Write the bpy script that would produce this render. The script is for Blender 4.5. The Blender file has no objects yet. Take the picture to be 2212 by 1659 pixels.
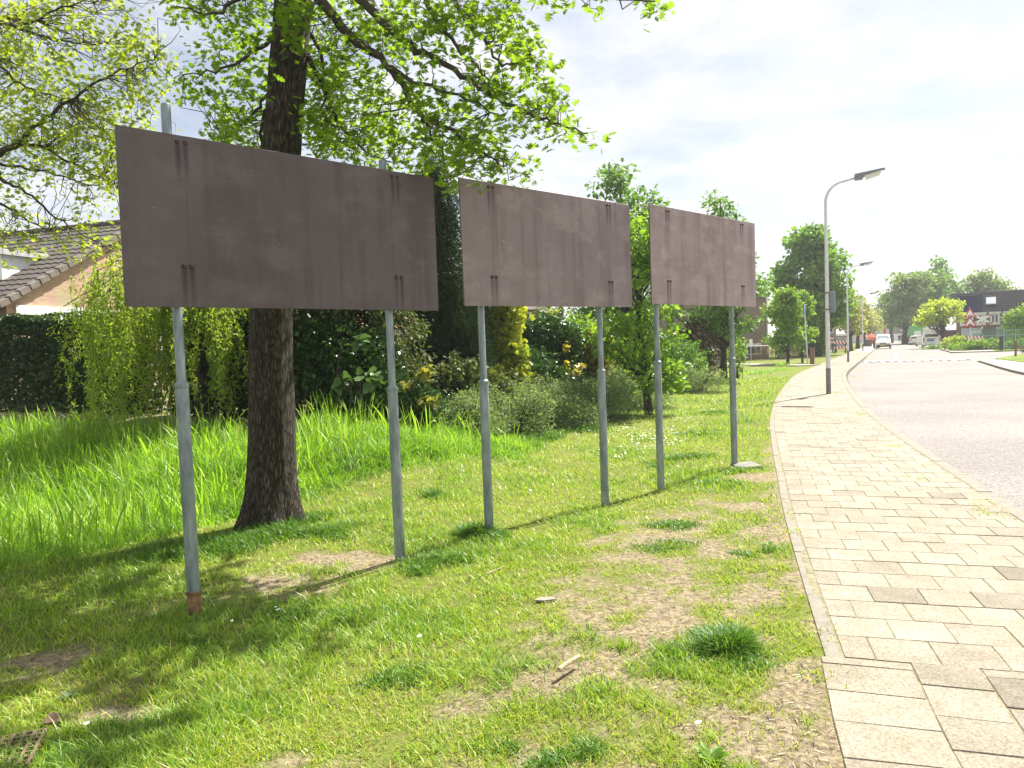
import bpy, math, random
import numpy as np
from mathutils import Vector, Matrix

rad = math.radians
C = bpy.context.scene.collection
SC = bpy.context.scene

# ------------------------------------------------------------------ camera
EYE, FOC, PITCH, ROLL = 1.65, 1597.0, rad(2.75), rad(-2.09)
cd = bpy.data.cameras.new('camera'); cam = bpy.data.objects.new('camera', cd); C.objects.link(cam)
cd.sensor_width = 36.0; cd.lens = 36.0 * FOC / 2212.0
cd.clip_start = 0.05; cd.clip_end = 4000
CM = Matrix.Rotation(math.pi / 2 - PITCH, 4, 'X') @ Matrix.Rotation(ROLL, 4, 'Z')
cam.matrix_world = Matrix.Translation((0, 0, EYE)) @ CM
SC.camera = cam

# ------------------------------------------------------------------ light
SUN_AZ, SUN_EL = rad(46.3), rad(53)          # azimuth clockwise from +Y
sd = Vector((math.sin(SUN_AZ) * math.cos(SUN_EL), math.cos(SUN_AZ) * math.cos(SUN_EL), math.sin(SUN_EL)))
sl = bpy.data.lights.new('sun', 'SUN'); sl.energy = 4.8; sl.angle = rad(0.5); sl.color = (1.0, 0.95, 0.86)
so = bpy.data.objects.new('sun', sl); C.objects.link(so); so.rotation_euler = sd.to_track_quat('Z', 'Y').to_euler()
so.location = (10, 20, 40)
W = bpy.data.worlds.new('World'); SC.world = W; W.use_nodes = True
nt = W.node_tree; nt.nodes.clear()
def nn(t, **k):
    n = nt.nodes.new(t)
    for a, b in k.items(): setattr(n, a, b)
    return n
def LK(a, b): nt.links.new(a, b)
out = nn('ShaderNodeOutputWorld')
sky = nn('ShaderNodeTexSky', sky_type='NISHITA', sun_disc=False, sun_elevation=SUN_EL, sun_rotation=SUN_AZ,
         air_density=1.0, dust_density=1.6, ozone_density=1.0, altitude=0)
bg1 = nn('ShaderNodeBackground'); bg1.inputs['Strength'].default_value = 0.05
LK(sky.outputs[0], bg1.inputs['Color'])
tc = nn('ShaderNodeTexCoord'); sp = nn('ShaderNodeSeparateXYZ'); LK(tc.outputs['Generated'], sp.inputs[0])
def mth(op, a, b=None, clamp=False):
    n = nn('ShaderNodeMath', operation=op, use_clamp=clamp)
    for i, v in enumerate((a, b)):
        if v is None: continue
        if isinstance(v, (int, float)): n.inputs[i].default_value = v
        else: LK(v, n.inputs[i])
    return n.outputs[0]
zz = mth('ADD', mth('MAXIMUM', sp.outputs['Z'], 0.0), 0.10)
cb = nn('ShaderNodeCombineXYZ'); LK(mth('DIVIDE', sp.outputs['X'], zz), cb.inputs[0]); LK(mth('DIVIDE', sp.outputs['Y'], zz), cb.inputs[1])
def noise(scale, detail, rough, dist=0.0):
    n = nn('ShaderNodeTexNoise'); n.inputs['Scale'].default_value = scale; n.inputs['Detail'].default_value = detail
    n.inputs['Roughness'].default_value = rough; n.inputs['Distortion'].default_value = dist; LK(cb.outputs[0], n.inputs['Vector']); return n.outputs['Fac']
big, small = noise(0.34, 4, 0.5, 0.3), noise(2.3, 7, 0.62, 0.25)
mix = mth('ADD', mth('MULTIPLY', big, 0.62), mth('MULTIPLY', small, 0.38))
mr = nn('ShaderNodeMapRange', interpolation_type='SMOOTHSTEP'); LK(mix, mr.inputs['Value'])
mr.inputs['From Min'].default_value = 0.40; mr.inputs['From Max'].default_value = 0.57
mr.inputs['To Min'].default_value = 0.28; mr.inputs['To Max'].default_value = 1.0
bg2 = nn('ShaderNodeBackground'); bg2.inputs['Color'].default_value = (0.96, 0.965, 1.0, 1); bg2.inputs['Strength'].default_value = 0.375
ms = nn('ShaderNodeMixShader'); LK(mr.outputs[0], ms.inputs[0]); LK(bg1.outputs[0], ms.inputs[1]); LK(bg2.outputs[0], ms.inputs[2])
LK(ms.outputs[0], out.inputs['Surface'])
SC.view_settings.view_transform = 'Standard'; SC.view_settings.look = 'None'; SC.view_settings.gamma = 1.0
SC.view_settings.exposure = 1.48
SC.cycles.max_bounces = 7; SC.cycles.diffuse_bounces = 3; SC.cycles.glossy_bounces = 2; SC.cycles.transmission_bounces = 5
SC.cycles.caustics_reflective = False; SC.cycles.caustics_refractive = False

# ------------------------------------------------------------------ picture <-> place helpers (2212 x 1659 frame)
CM3 = CM.to_3x3()
def ray(dx, dy): return CM3 @ Vector(((dx - 1106) / FOC, -(dy - 829.5) / FOC, -1.0))
def gd(dx, dy, z=0.0):
    v = ray(dx, dy); t = (z - EYE) / v.z
    return Vector((v.x * t, v.y * t, z))
def at(dx, dy, Y):
    v = ray(dx, dy); t = Y / v.y
    return Vector((v.x * t, Y, EYE + v.z * t))
CMT = np.array(CM3.transposed())
def seen(P):                                  # (N,3) -> picture x, y, depth
    v = (P - np.array([0, 0, EYE])) @ CMT.T
    d = np.maximum(-v[:, 2], 1e-3)
    return 1106 + FOC * v[:, 0] / d, 829.5 - FOC * v[:, 1] / d, -v[:, 2]

# ------------------------------------------------------------------ value noise
_rs = np.random.RandomState(7); _lat = _rs.rand(256, 256)
def vnoise(x, y):
    xi = np.floor(x).astype(int); yi = np.floor(y).astype(int); fx = x - xi; fy = y - yi
    fx = fx * fx * (3 - 2 * fx); fy = fy * fy * (3 - 2 * fy)
    g = lambda a, b: _lat[a % 256, b % 256]
    return (g(xi, yi) * (1 - fx) + g(xi + 1, yi) * fx) * (1 - fy) + (g(xi, yi + 1) * (1 - fx) + g(xi + 1, yi + 1) * fx) * fy
def fbm(x, y, o=4):
    s = 0; a = 0.5
    for i in range(o): s = s + a * vnoise(x * 2 ** i + 17 * i, y * 2 ** i + 31 * i); a *= 0.5
    return s / (1 - 0.5 ** o)
def sstep(a, b, x):
    t = np.clip((x - a) / (b - a), 0, 1); return t * t * (3 - 2 * t)

# ------------------------------------------------------------------ materials
MATS = {}
def mat_base(name):
    m = bpy.data.materials.new(name); m.use_nodes = True; t = m.node_tree; b = t.nodes['Principled BSDF']
    return m, t, b
def M(name, col, rough=0.65, metal=0.0, var=0.18, scale=6.0, bump=0.0, bscale=40.0, stretch=(1, 1, 1), coat=0.0, spec=0.5):
    if name in MATS: return MATS[name]
    m, t, b = mat_base(name)
    tcn = t.nodes.new('ShaderNodeTexCoord'); mp = t.nodes.new('ShaderNodeMapping'); mp.inputs['Scale'].default_value = stretch
    t.links.new(tcn.outputs['Object'], mp.inputs[0])
    n = t.nodes.new('ShaderNodeTexNoise'); n.inputs['Scale'].default_value = scale; n.inputs['Detail'].default_value = 5
    t.links.new(mp.outputs[0], n.inputs['Vector'])
    r = t.nodes.new('ShaderNodeValToRGB'); r.color_ramp.elements[0].position = 0.3; r.color_ramp.elements[1].position = 0.7
    r.color_ramp.elements[0].color = tuple(c * (1 - var) for c in col) + (1,)
    r.color_ramp.elements[1].color = tuple(min(1, c * (1 + var)) for c in col) + (1,)
    t.links.new(n.outputs['Fac'], r.inputs[0]); t.links.new(r.outputs[0], b.inputs['Base Color'])
    b.inputs['Roughness'].default_value = rough; b.inputs['Metallic'].default_value = metal
    b.inputs['Specular IOR Level'].default_value = spec; b.inputs['Coat Weight'].default_value = coat
    if bump:
        n2 = t.nodes.new('ShaderNodeTexNoise'); n2.inputs['Scale'].default_value = bscale; n2.inputs['Detail'].default_value = 4
        t.links.new(mp.outputs[0], n2.inputs['Vector'])
        bp = t.nodes.new('ShaderNodeBump'); bp.inputs['Strength'].default_value = bump; bp.inputs['Distance'].default_value = 0.02
        t.links.new(n2.outputs['Fac'], bp.inputs['Height']); t.links.new(bp.outputs[0], b.inputs['Normal'])
    MATS[name] = m; return m
def LEAF(name, c1, c2, trans=0.45, rough=0.5, tcol=(1.25, 1.25, 0.55), spec=0.4):
    if name in MATS: return MATS[name]
    m, t, b = mat_base(name)
    a = t.nodes.new('ShaderNodeAttribute'); a.attribute_name = 'tint'
    r = t.nodes.new('ShaderNodeValToRGB'); r.color_ramp.elements[0].color = c1 + (1,); r.color_ramp.elements[1].color = c2 + (1,)
    t.links.new(a.outputs['Fac'], r.inputs[0]); t.links.new(r.outputs[0], b.inputs['Base Color'])
    b.inputs['Roughness'].default_value = rough; b.inputs['Specular IOR Level'].default_value = spec
    tr = t.nodes.new('ShaderNodeBsdfTranslucent'); mx = t.nodes.new('ShaderNodeMix'); mx.data_type = 'RGBA'; mx.blend_type = 'MULTIPLY'
    mx.inputs[0].default_value = 1.0; t.links.new(r.outputs[0], mx.inputs[6]); mx.inputs[7].default_value = tcol + (1,)
    t.links.new(mx.outputs[2], tr.inputs['Color'])
    ms = t.nodes.new('ShaderNodeMixShader'); ms.inputs[0].default_value = trans
    t.links.new(b.outputs[0], ms.inputs[1]); t.links.new(tr.outputs[0], ms.inputs[2])
    t.links.new(ms.outputs[0], t.nodes['Material Output'].inputs['Surface'])
    MATS[name] = m; return m
def BRICK(name, c1, c2, mortar, w=0.21, h=0.0625, ms=0.01, bump=0.4, rough=0.85):
    if name in MATS: return MATS[name]
    m, t, b = mat_base(name)
    uv = t.nodes.new('ShaderNodeUVMap'); br = t.nodes.new('ShaderNodeTexBrick')
    t.links.new(uv.outputs[0], br.inputs['Vector'])
    br.inputs['Scale'].default_value = 1.0; br.inputs['Brick Width'].default_value = w; br.inputs['Row Height'].default_value = h
    br.inputs['Mortar Size'].default_value = ms; br.inputs['Mortar Smooth'].default_value = 0.2; br.inputs['Bias'].default_value = 0.0
    br.inputs['Color1'].default_value = c1 + (1,); br.inputs['Color2'].default_value = c2 + (1,); br.inputs['Mortar'].default_value = mortar + (1,)
    n = t.nodes.new('ShaderNodeTexNoise'); n.inputs['Scale'].default_value = 1.3; n.inputs['Detail'].default_value = 6; t.links.new(uv.outputs[0], n.inputs['Vector'])
    mx = t.nodes.new('ShaderNodeMix'); mx.data_type = 'RGBA'; mx.blend_type = 'MULTIPLY'; mx.inputs[0].default_value = 0.5
    t.links.new(br.outputs['Color'], mx.inputs[6]); t.links.new(n.outputs['Color'], mx.inputs[7])
    hs = t.nodes.new('ShaderNodeBrightContrast'); hs.inputs['Bright'].default_value = 0.0
    t.links.new(mx.outputs[2], hs.inputs['Color']); t.links.new(hs.outputs[0], b.inputs['Base Color'])
    bp = t.nodes.new('ShaderNodeBump'); bp.inputs['Strength'].default_value = bump; bp.inputs['Distance'].default_value = 0.01; bp.invert = True
    t.links.new(br.outputs['Fac'], bp.inputs['Height']); t.links.new(bp.outputs[0], b.inputs['Normal'])
    b.inputs['Roughness'].default_value = rough
    MATS[name] = m; return m
def GLASS(name, col=(0.03, 0.04, 0.05)):
    return M(name, col, rough=0.06, var=0.1, spec=0.8)

# ------------------------------------------------------------------ object helpers
def tag(o, label=None, cat=None, group=None, kind=None):
    if label: o['label'] = label
    if cat: o['category'] = cat
    if group: o['group'] = group
    if kind: o['kind'] = kind
    return o
def thing(name, label, cat, loc=(0, 0, 0), rz=0.0, group=None):
    o = bpy.data.objects.new(name, None); C.objects.link(o); o.location = loc; o.rotation_euler = (0, 0, rz)
    o.empty_display_size = 0.2
    return tag(o, label, cat, group)
def np_mesh(name, V, loops, starts, mat, parent=None, tint=None, smooth=False, uv=None):
    me = bpy.data.meshes.new(name)
    V = np.ascontiguousarray(V, dtype=np.float32); loops = np.ascontiguousarray(loops, dtype=np.int32); starts = np.ascontiguousarray(starts, dtype=np.int32)
    me.vertices.add(len(V)); me.vertices.foreach_set('co', V.ravel())
    me.loops.add(len(loops)); me.loops.foreach_set('vertex_index', loops)
    me.polygons.add(len(starts)); me.polygons.foreach_set('loop_start', starts)
    me.polygons.foreach_set('use_smooth', np.full(len(starts), bool(smooth)))
    me.update(calc_edges=True)
    if tint is not None:
        a = me.attributes.new('tint', 'FLOAT', 'FACE'); a.data.foreach_set('value', np.ascontiguousarray(tint, dtype=np.float32))
    if uv is not None:
        l = me.uv_layers.new(name='UVMap'); l.data.foreach_set('uv', np.ascontiguousarray(uv, dtype=np.float32).ravel())
    if mat: me.materials.append(mat)
    o = bpy.data.objects.new(name, me); C.objects.link(o)
    if parent is not None: o.parent = parent
    return o
class MB:
    """collects simple solids and links them as one mesh"""
    def __init__(s): s.v = []; s.f = []
    def add(s, vs, fs):
        k = len(s.v); s.v += [tuple(q) for q in vs]; s.f += [tuple(i + k for i in f) for f in fs]; return s
    def box(s, x0, x1, y0, y1, z0, z1, b=0.0):
        if b <= 0:
            v = [(x, y, z) for z in (z0, z1) for y in (y0, y1) for x in (x0, x1)]
            return s.add(v, [(0, 2, 3, 1), (4, 5, 7, 6), (0, 1, 5, 4), (2, 6, 7, 3), (0, 4, 6, 2), (1, 3, 7, 5)])
        pts = [(x0 + b, y0), (x1 - b, y0), (x1, y0 + b), (x1, y1 - b), (x1 - b, y1), (x0 + b, y1), (x0, y1 - b), (x0, y0 + b)]
        ins = [(min(max(x, x0 + b), x1 - b), min(max(y, y0 + b), y1 - b)) for x, y in pts]
        v = [(x, y, z0) for x, y in ins] + [(x, y, z0 + b) for x, y in pts] + [(x, y, z1 - b) for x, y in pts] + [(x, y, z1) for x, y in ins]
        f = [tuple(range(7, -1, -1)), tuple(range(24, 32))]
        for r in range(3):
            for i in range(8): j = (i + 1) % 8; f.append((r * 8 + i, r * 8 + j, r * 8 + 8 + j, r * 8 + 8 + i))
        return s.add(v, f)
    def prism(s, poly, axis, a, b):
        """poly in the two other axes (in order), pushed from a to b along axis"""
        n = len(poly)
        def P(q, h): return {'x': (h, q[0], q[1]), 'y': (q[0], h, q[1]), 'z': (q[0], q[1], h)}[axis]
        v = [P(q, a) for q in poly] + [P(q, b) for q in poly]
        return s.add(v, [tuple(range(n - 1, -1, -1)), tuple(range(n, 2 * n))] + [(i, (i + 1) % n, n + (i + 1) % n, n + i) for i in range(n)])
    def tube(s, pts, rs, seg=10, cap=True):
        V, F = tube_vf(np.array([tuple(p) for p in pts], float), rs, seg)
        fs = [tuple(f) for f in F]; n = len(pts)
        if cap: fs += [tuple(range(seg - 1, -1, -1)), tuple(range((n - 1) * seg, n * seg))]
        return s.add(V.tolist(), fs)
    def beam(s, a, b, w, t, up=(0, 0, 1)):
        """box from a to b, w wide across, t thick along up"""
        a = Vector(a); b = Vector(b); d = (b - a).normalized(); u = Vector(up); x = d.cross(u).normalized(); u = x.cross(d)
        v = [p + x * (i * w / 2) + u * (j * t / 2) for p in (a, b) for j in (-1, 1) for i in (-1, 1)]
        return s.add(v, [(0, 1, 3, 2), (4, 6, 7, 5), (0, 4, 5, 1), (2, 3, 7, 6), (0, 2, 6, 4), (1, 5, 7, 3)])
    def build(s, name, mat, parent=None, smooth=False, uv=True):
        V = np.array(s.v, float); loops = []; starts = []; uvs = []
        for f in s.f:
            starts.append(len(loops)); loops += list(f)
            if uv:
                p = V[list(f)]; n = np.cross(p[1] - p[0], p[2] - p[0]); l = np.linalg.norm(n); n = n / l if l > 0 else np.array([0, 0, 1.])
                if abs(n[2]) > 0.8: q = p[:, :2]
                else:
                    h = np.array([-n[1], n[0]]); h = h / (np.linalg.norm(h) + 1e-9); q = np.stack([p[:, :2] @ h, p[:, 2]], 1)
                uvs += q.tolist()
        o = np_mesh(name, V, loops, starts, mat, parent, uv=uvs if uv else None)
        if smooth: o.data.polygons.foreach_set('use_smooth', np.ones(len(starts), bool)); o.data.set_sharp_from_angle(angle=rad(38))
        return o
def tube_vf(P, rs, seg):
    n = len(P); rs = np.linspace(rs[0], rs[1], n) if len(rs) == 2 and n != 2 else np.array(rs, float)
    T = np.gradient(P, axis=0); T /= np.linalg.norm(T, axis=1)[:, None] + 1e-9
    ref = np.array([0, 0, 1.]) if abs(T[0][2]) < 0.9 else np.array([1., 0, 0])
    V = np.zeros((n, seg, 3)); a = np.arange(seg) * 2 * math.pi / seg
    for i in range(n):
        x = np.cross(ref, T[i]); l = np.linalg.norm(x)
        x = x / l if l > 1e-6 else np.array([1., 0, 0]); y = np.cross(T[i], x); ref = np.cross(x, T[i]) * -1 if False else ref
        V[i] = P[i] + rs[i] * (np.cos(a)[:, None] * x + np.sin(a)[:, None] * y)
    I = np.arange(n - 1)[:, None] * seg; J = np.arange(seg)[None]; K = (J + 1) % seg
    F = np.stack([I + J, I + K, I + seg + K, I + seg + J], -1).reshape(-1, 4)
    return V.reshape(-1, 3), F
class TUBES:
    def __init__(s): s.V = []; s.F = []; s.n = 0
    def add(s, P, rs, seg=6):
        V, F = tube_vf(np.asarray(P, float), rs, seg); s.V.append(V); s.F.append(F + s.n); s.n += len(V)
    def build(s, name, mat, parent):
        V = np.concatenate(s.V); F = np.concatenate(s.F)
        return np_mesh(name, V, F.ravel(), np.arange(len(F)) * 4, mat, parent, smooth=True)
def unit(a): return a / (np.linalg.norm(a, axis=-1, keepdims=True) + 1e-9)
def frames(Y, rng, upw=0.6, up=(0, 0, 1)):
    Y = unit(Y); Z = unit(rng.normal(size=Y.shape)) * (1 - upw) + np.array(up) * upw
    X = unit(np.cross(Y, Z)); Z = np.cross(X, Y); return np.stack([X, Y, Z], -1)
def scatter(name, tmpl, P, R, S, tint, mat, parent=None):
    tv, tf = tmpl; tv = np.array(tv, float); n = len(P); k = len(tv)
    S = np.asarray(S, float); S = S[:, None, None] if S.ndim == 1 else S[:, None, :]
    V = np.einsum('nij,nkj->nki', R, tv[None] * S) + P[:, None, :]
    fl = np.concatenate([np.array(f) for f in tf]); ln = np.array([len(f) for f in tf]); st = np.concatenate([[0], np.cumsum(ln)[:-1]])
    loops = (np.arange(n)[:, None] * k + fl[None]).ravel(); starts = (np.arange(n)[:, None] * len(fl) + st[None]).ravel()
    return np_mesh(name, V.reshape(-1, 3), loops, starts, mat, parent, tint=np.repeat(tint, len(tf)), smooth=True)
# leaf shapes: length 1 along +Y, folded along the midrib
def lobed():
    h = [(0.05, .12), (.30, .16), (.42, .30), (.13, .36), (.30, .46), (.47, .62), (.15, .60), (.24, .76), (.22, .86), (.08, .80)]
    R = [(x, y, 0.22 * x) for x, y in h]; L = [(-x, y, 0.22 * x) for x, y in h]; m = [(0, 0, 0), (0, 1.0, -.03)]
    v = m + R + L; return v, [(0,) + tuple(range(2, 12)) + (1,), (1,) + tuple(range(21, 11, -1)) + (0,)]
LOBED = lobed()
OVAL = ([(0, 0, 0), (.27, .35, .06), (.22, .72, .04), (0, 1, -.05), (-.22, .72, .04), (-.27, .35, .06)], [(0, 1, 2, 3), (0, 3, 4, 5)])
SPRAY = ([(0, 0, 0), (.16, .3, .03), (.42, .42, .0), (.2, .55, .05), (.3, .85, 0), (0, 1, -.06), (-.3, .85, 0), (-.2, .55, .05), (-.42, .42, 0), (-.16, .3, .03)],
         [(0, 1, 2, 3, 4, 5), (0, 5, 6, 7, 8, 9)])
NARROW = ([(0, 0, 0), (.09, .3, .02), (.06, .7, -.06), (0, 1, -.2), (-.06, .7, -.06), (-.09, .3, .02)], [(0, 1, 2, 3), (0, 3, 4, 5)])
IVY = ([(0, .05, 0), (.3, 0, .03), (.5, .3, .05), (.3, .5, .04), (.25, .8, .02), (0, 1, -.08), (-.25, .8, .02), (-.3, .5, .04), (-.5, .3, .05), (-.3, 0, .03)],
       [(0, 1, 2, 3, 4, 5), (0, 5, 6, 7, 8, 9)])
def sub(parent, o): o.parent = parent; return o

# ------------------------------------------------------------------ the lie of the land
def catmull(pts, n=12):
    P = np.array(pts, float); P = np.vstack([2 * P[0] - P[1], P, 2 * P[-1] - P[-2]]); o = []
    for i in range(1, len(P) - 2):
        for t in np.arange(n) / n:
            o.append(0.5 * (2 * P[i] + (P[i + 1] - P[i - 1]) * t + (2 * P[i - 1] - 5 * P[i] + 4 * P[i + 1] - P[i + 2]) * t * t + (-P[i - 1] + 3 * P[i] - 3 * P[i + 1] + P[i + 2]) * t ** 3))
    return np.vstack([o, P[-2]])
SLP = [(0.15, -6), (0.45, -2), (0.80, 1.0), (1.23, 2.75), (1.55, 3.75), (1.92, 5.0), (2.53, 7.0), (3.12, 8.8), (4.02, 11.54), (5.46, 15.69), (8.05, 22.3), (12.7, 33.1),
       (17.8, 43.2), (22.4, 52.1)]
SLP += [(22.4 + .46 * t, 52.1 + .888 * t) for t in (20, 45, 80, 130, 190, 260, 420, 700)]
SL = catmull(SLP)
def slx(y): return np.interp(y, SL[:, 1], SL[:, 0])
_seg = np.linalg.norm(np.diff(SL, axis=0), axis=1); ARC = np.concatenate([[0], np.cumsum(_seg)])
TAN = unit(np.gradient(SL, axis=0)); NOR = np.stack([TAN[:, 1], -TAN[:, 0]], 1)
def road_pt(v, u):                              # v metres along the lawn edge, u metres to the right of it
    v = np.asarray(v, float); u = np.asarray(u, float)
    p = np.stack([np.interp(v, ARC, SL[:, i]) for i in (0, 1)], -1); n = unit(np.stack([np.interp(v, ARC, NOR[:, i]) for i in (0, 1)], -1))
    return p + n * u[..., None]
def v_of_y(y): return float(np.interp(y, SL[:, 1], ARC))
def hedge_v(x, y): return (x + 4.5) * -.523 + (y - 12.7) * -.852
def ditch_u(x, y): return (x + 2.0) * -.8 + (y - 8.1) * .6
def ground_z(x, y):
    x = np.asarray(x, float); y = np.asarray(y, float)
    v = hedge_v(x, y); u = ditch_u(x, y)
    bank = .6 * (1 - sstep(0, 3.4, v)) * (1 - sstep(-3.4, .4, x))
    d = sstep(0.2, 1.6, u) * sstep(2.2, 4.2, v) * (1 - sstep(-1.5, 1.5, x))
    z = bank - .38 * d - .05 * np.exp(-((x + y * 0 - slx(y) + 2.2) / 1.3) ** 2)
    z0_ = -.075 * np.exp(-((x + 1.7) ** 2 + (y - 4.9) ** 2) / 2.6)
    z = z + (fbm(x * .7, y * .7, 3) - .5) * .10 * sstep(0.2, 1.5, slx(y) - x)
    sw = (y - 44.8) + (x - 17) * .62              # shallow swale beside the footpath
    z = z - .35 * np.exp(-((y - 38 + (x - 12) * .2) / 2.6) ** 2) * sstep(2.5, 5, slx(y) - x) * sstep(20, 30, y) * (1 - sstep(60, 80, y))
    return z + z0_
DIRT = [(1700, 1250, .55, .30, .8), (1690, 1140, .7, .22, .8), (1600, 1095, .5, .3, .75), (1740, 1500, .32, .5, 1.0), (1640, 1560, .4, .3, .75), (1560, 1640, .35, .2, .7), (1450, 1500, .35, .2, .55),
        (1720, 1640, .35, .35, 1.0), (660, 1625, .25, .09, .8), (730, 1195, .42, .16, .9), (790, 1200, .5, .2, .6), (610, 1245, .7, .25, .62), (480, 1290, .6, .2, .5), (1260, 1235, .55, .2, .6), (1400, 1200, .4, .2, .55), (1500, 1300, .5, .3, .5),
        (1290, 1490, .3, .2, .5), (1620, 1030, .35, .25, .8), (1240, 1280, .35, .15, .55), (90, 1430, .4, .25, .6), (250, 1520, .4, .15, .45), (400, 1300, .5, .14, .5), (1000, 1640, .22, .1, .6), (1290, 1580, .25, .15, .6)]
DIRTW = [(gd(a, b).x, gd(a, b).y, sx, sy, k) for a, b, sx, sy, k in DIRT]
def dirt(x, y):
    s = np.zeros_like(x)
    for cx, cy, sx, sy, k in DIRTW: s = np.maximum(s, k * np.exp(-(((x - cx) / sx) ** 2 + ((y - cy) / (sy * 1.6)) ** 2)))
    e = slx(y) - x
    s = np.maximum(s, .55 * np.exp(-(e / .35) ** 2) * (1 - sstep(9, 14, y)))
    s = np.maximum(s, .54 * np.exp(-((e - .95) / 1.1) ** 2) * (1 - sstep(6.5, 9.5, y)))
    n = fbm(x * 2.6, y * 2.6, 4); n2 = fbm(x * 9 + 50, y * 9, 3)
    n3 = fbm(x * 4.5 + 90, y * 6.5, 4); s = s * .95 + .06 + (n - .5) * 1.3 * (0.22 + s) + (n2 - .5) * 1.0 * (.15 + s) + (n3 - .5) * 1.1 * (.1 + s)
    return np.clip(sstep(.30, .78, s), 0, 1)

def ground_mat():
    m, t, b = mat_base('lawn_soil')
    tcn = t.nodes.new('ShaderNodeTexCoord')
    def nz(s, d=5, r=.6):
        n = t.nodes.new('ShaderNodeTexNoise'); n.inputs['Scale'].default_value = s; n.inputs['Detail'].default_value = d; n.inputs['Roughness'].default_value = r
        t.links.new(tcn.outputs['Object'], n.inputs['Vector']); return n.outputs['Fac']
    def ramp(f, a, c, p=(.3, .7)):
        r = t.nodes.new('ShaderNodeValToRGB'); r.color_ramp.elements[0].color = a + (1,); r.color_ramp.elements[1].color = c + (1,)
        r.color_ramp.elements[0].position, r.color_ramp.elements[1].position = p; t.links.new(f, r.inputs[0]); return r.outputs[0]
    green = ramp(nz(1.7), (.105, .150, .022), (.165, .200, .040)); straw = ramp(nz(60, 3), (.10, .085, .03), (.23, .21, .085))
    soil = ramp(nz(26, 8, .78), (.085, .060, .036), (.36, .295, .20), (.36, .60))
    mx = t.nodes.new('ShaderNodeMix'); mx.data_type = 'RGBA'; t.links.new(ramp(nz(7, 4), (0, 0, 0), (1, 1, 1), (.45, .7)), mx.inputs[0]); t.links.new(green, mx.inputs[6]); t.links.new(straw, mx.inputs[7])
    at_ = t.nodes.new('ShaderNodeAttribute'); at_.attribute_name = 'dirt'
    m2 = t.nodes.new('ShaderNodeMix'); m2.data_type = 'RGBA'; t.links.new(at_.outputs['Fac'], m2.inputs[0]); t.links.new(mx.outputs[2], m2.inputs[6]); t.links.new(soil, m2.inputs[7])
    t.links.new(m2.outputs[2], b.inputs['Base Color']); b.inputs['Roughness'].default_value = .95; b.inputs['Specular IOR Level'].default_value = .1
    bp = t.nodes.new('ShaderNodeBump'); bp.inputs['Strength'].default_value = .9; bp.inputs['Distance'].default_value = .03
    t.links.new(nz(28, 6, .7), bp.inputs['Height']); t.links.new(bp.outputs[0], b.inputs['Normal'])
    return m
MG = ground_mat()
def build_ground():
    ys = np.concatenate([np.arange(-8, 2, .5), np.arange(2, 13, .075), np.arange(13, 30, .3), np.arange(30, 90, 1.2), np.geomspace(90, 2600, 40)])
    off = np.concatenate([-np.geomspace(2600, 34, 34), -np.arange(33, 12, -.5), -np.arange(12, 7, -.2), -np.arange(7, 0.001, -.075), [.012], [.5, 2.5], np.geomspace(10, 3000, 25)])
    Y, O = np.meshgrid(ys, off, indexing='ij'); X = slx(Y) + O
    Z = np.where(O < .1, ground_z(X, Y), -.30); Z = np.where(O > 30, -.30, Z)
    V = np.stack([X, Y, Z], -1).reshape(-1, 3); r, c = X.shape
    I = (np.arange(r - 1)[:, None] * c + np.arange(c - 1)[None]).ravel(); F = np.stack([I, I + 1, I + c + 1, I + c], -1)
    o = np_mesh('ground', V, F.ravel(), np.arange(len(F)) * 4, MG, smooth=True); tag(o, kind='structure')
    d = np.where((Y < 16).ravel(), dirt(X.ravel(), Y.ravel()), 0) * (X.ravel() < slx(Y).ravel() + .3)
    hv = hedge_v(X, Y).ravel(); d = np.maximum(d, .8 * (1 - sstep(.2, 1.0, hv)) * (hv > -4) * (X.ravel() < -2) * (Y.ravel() < 40))
    a = o.data.attributes.new('dirt', 'FLOAT', 'POINT'); a.data.foreach_set('value', d.astype(np.float32))
build_ground()

def strip(name, mat, v0, v1, u0, u1, z, dv=.5, thick=None):
    vs = np.arange(v0, v1 + 1e-6, dv) if v1 - v0 < 150 else np.concatenate([np.arange(v0, v0 + 120, dv), np.arange(v0 + 120, v1, 6)]); mb = MB(); n = len(vs)
    a = road_pt(vs, np.full(n, u0)); b = road_pt(vs, np.full(n, u1)); V = []; F = []
    for p, q in zip(a, b): V += [(p[0], p[1], z), (q[0], q[1], z)]
    F = [(2 * i, 2 * i + 1, 2 * i + 3, 2 * i + 2) for i in range(n - 1)]
    if thick:
        k = len(V); V += [(x, y, z - thick) for x, y, _ in V]
        F += [(k + 2 * i, 2 * i, 2 * i + 2, k + 2 * i + 2) for i in range(n - 1)] + [(2 * i + 1, k + 2 * i + 1, k + 2 * i + 3, 2 * i + 3) for i in range(n - 1)]
        F += [(0, k, k + 1, 1), (2 * n - 2, 2 * n - 1, k + 2 * n - 1, k + 2 * n - 2)]
    mb.add(V, F); return tag(mb.build(name, mat), kind='structure')
def poly(name, mat, pts, z, thick=None):
    mb = MB()
    if thick: mb.prism([(p[0], p[1]) for p in pts], 'z', z - thick, z)
    else: mb.add([(p[0], p[1], z) for p in pts], [tuple(range(len(pts)))])
    return tag(mb.build(name, mat), kind='structure')

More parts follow.
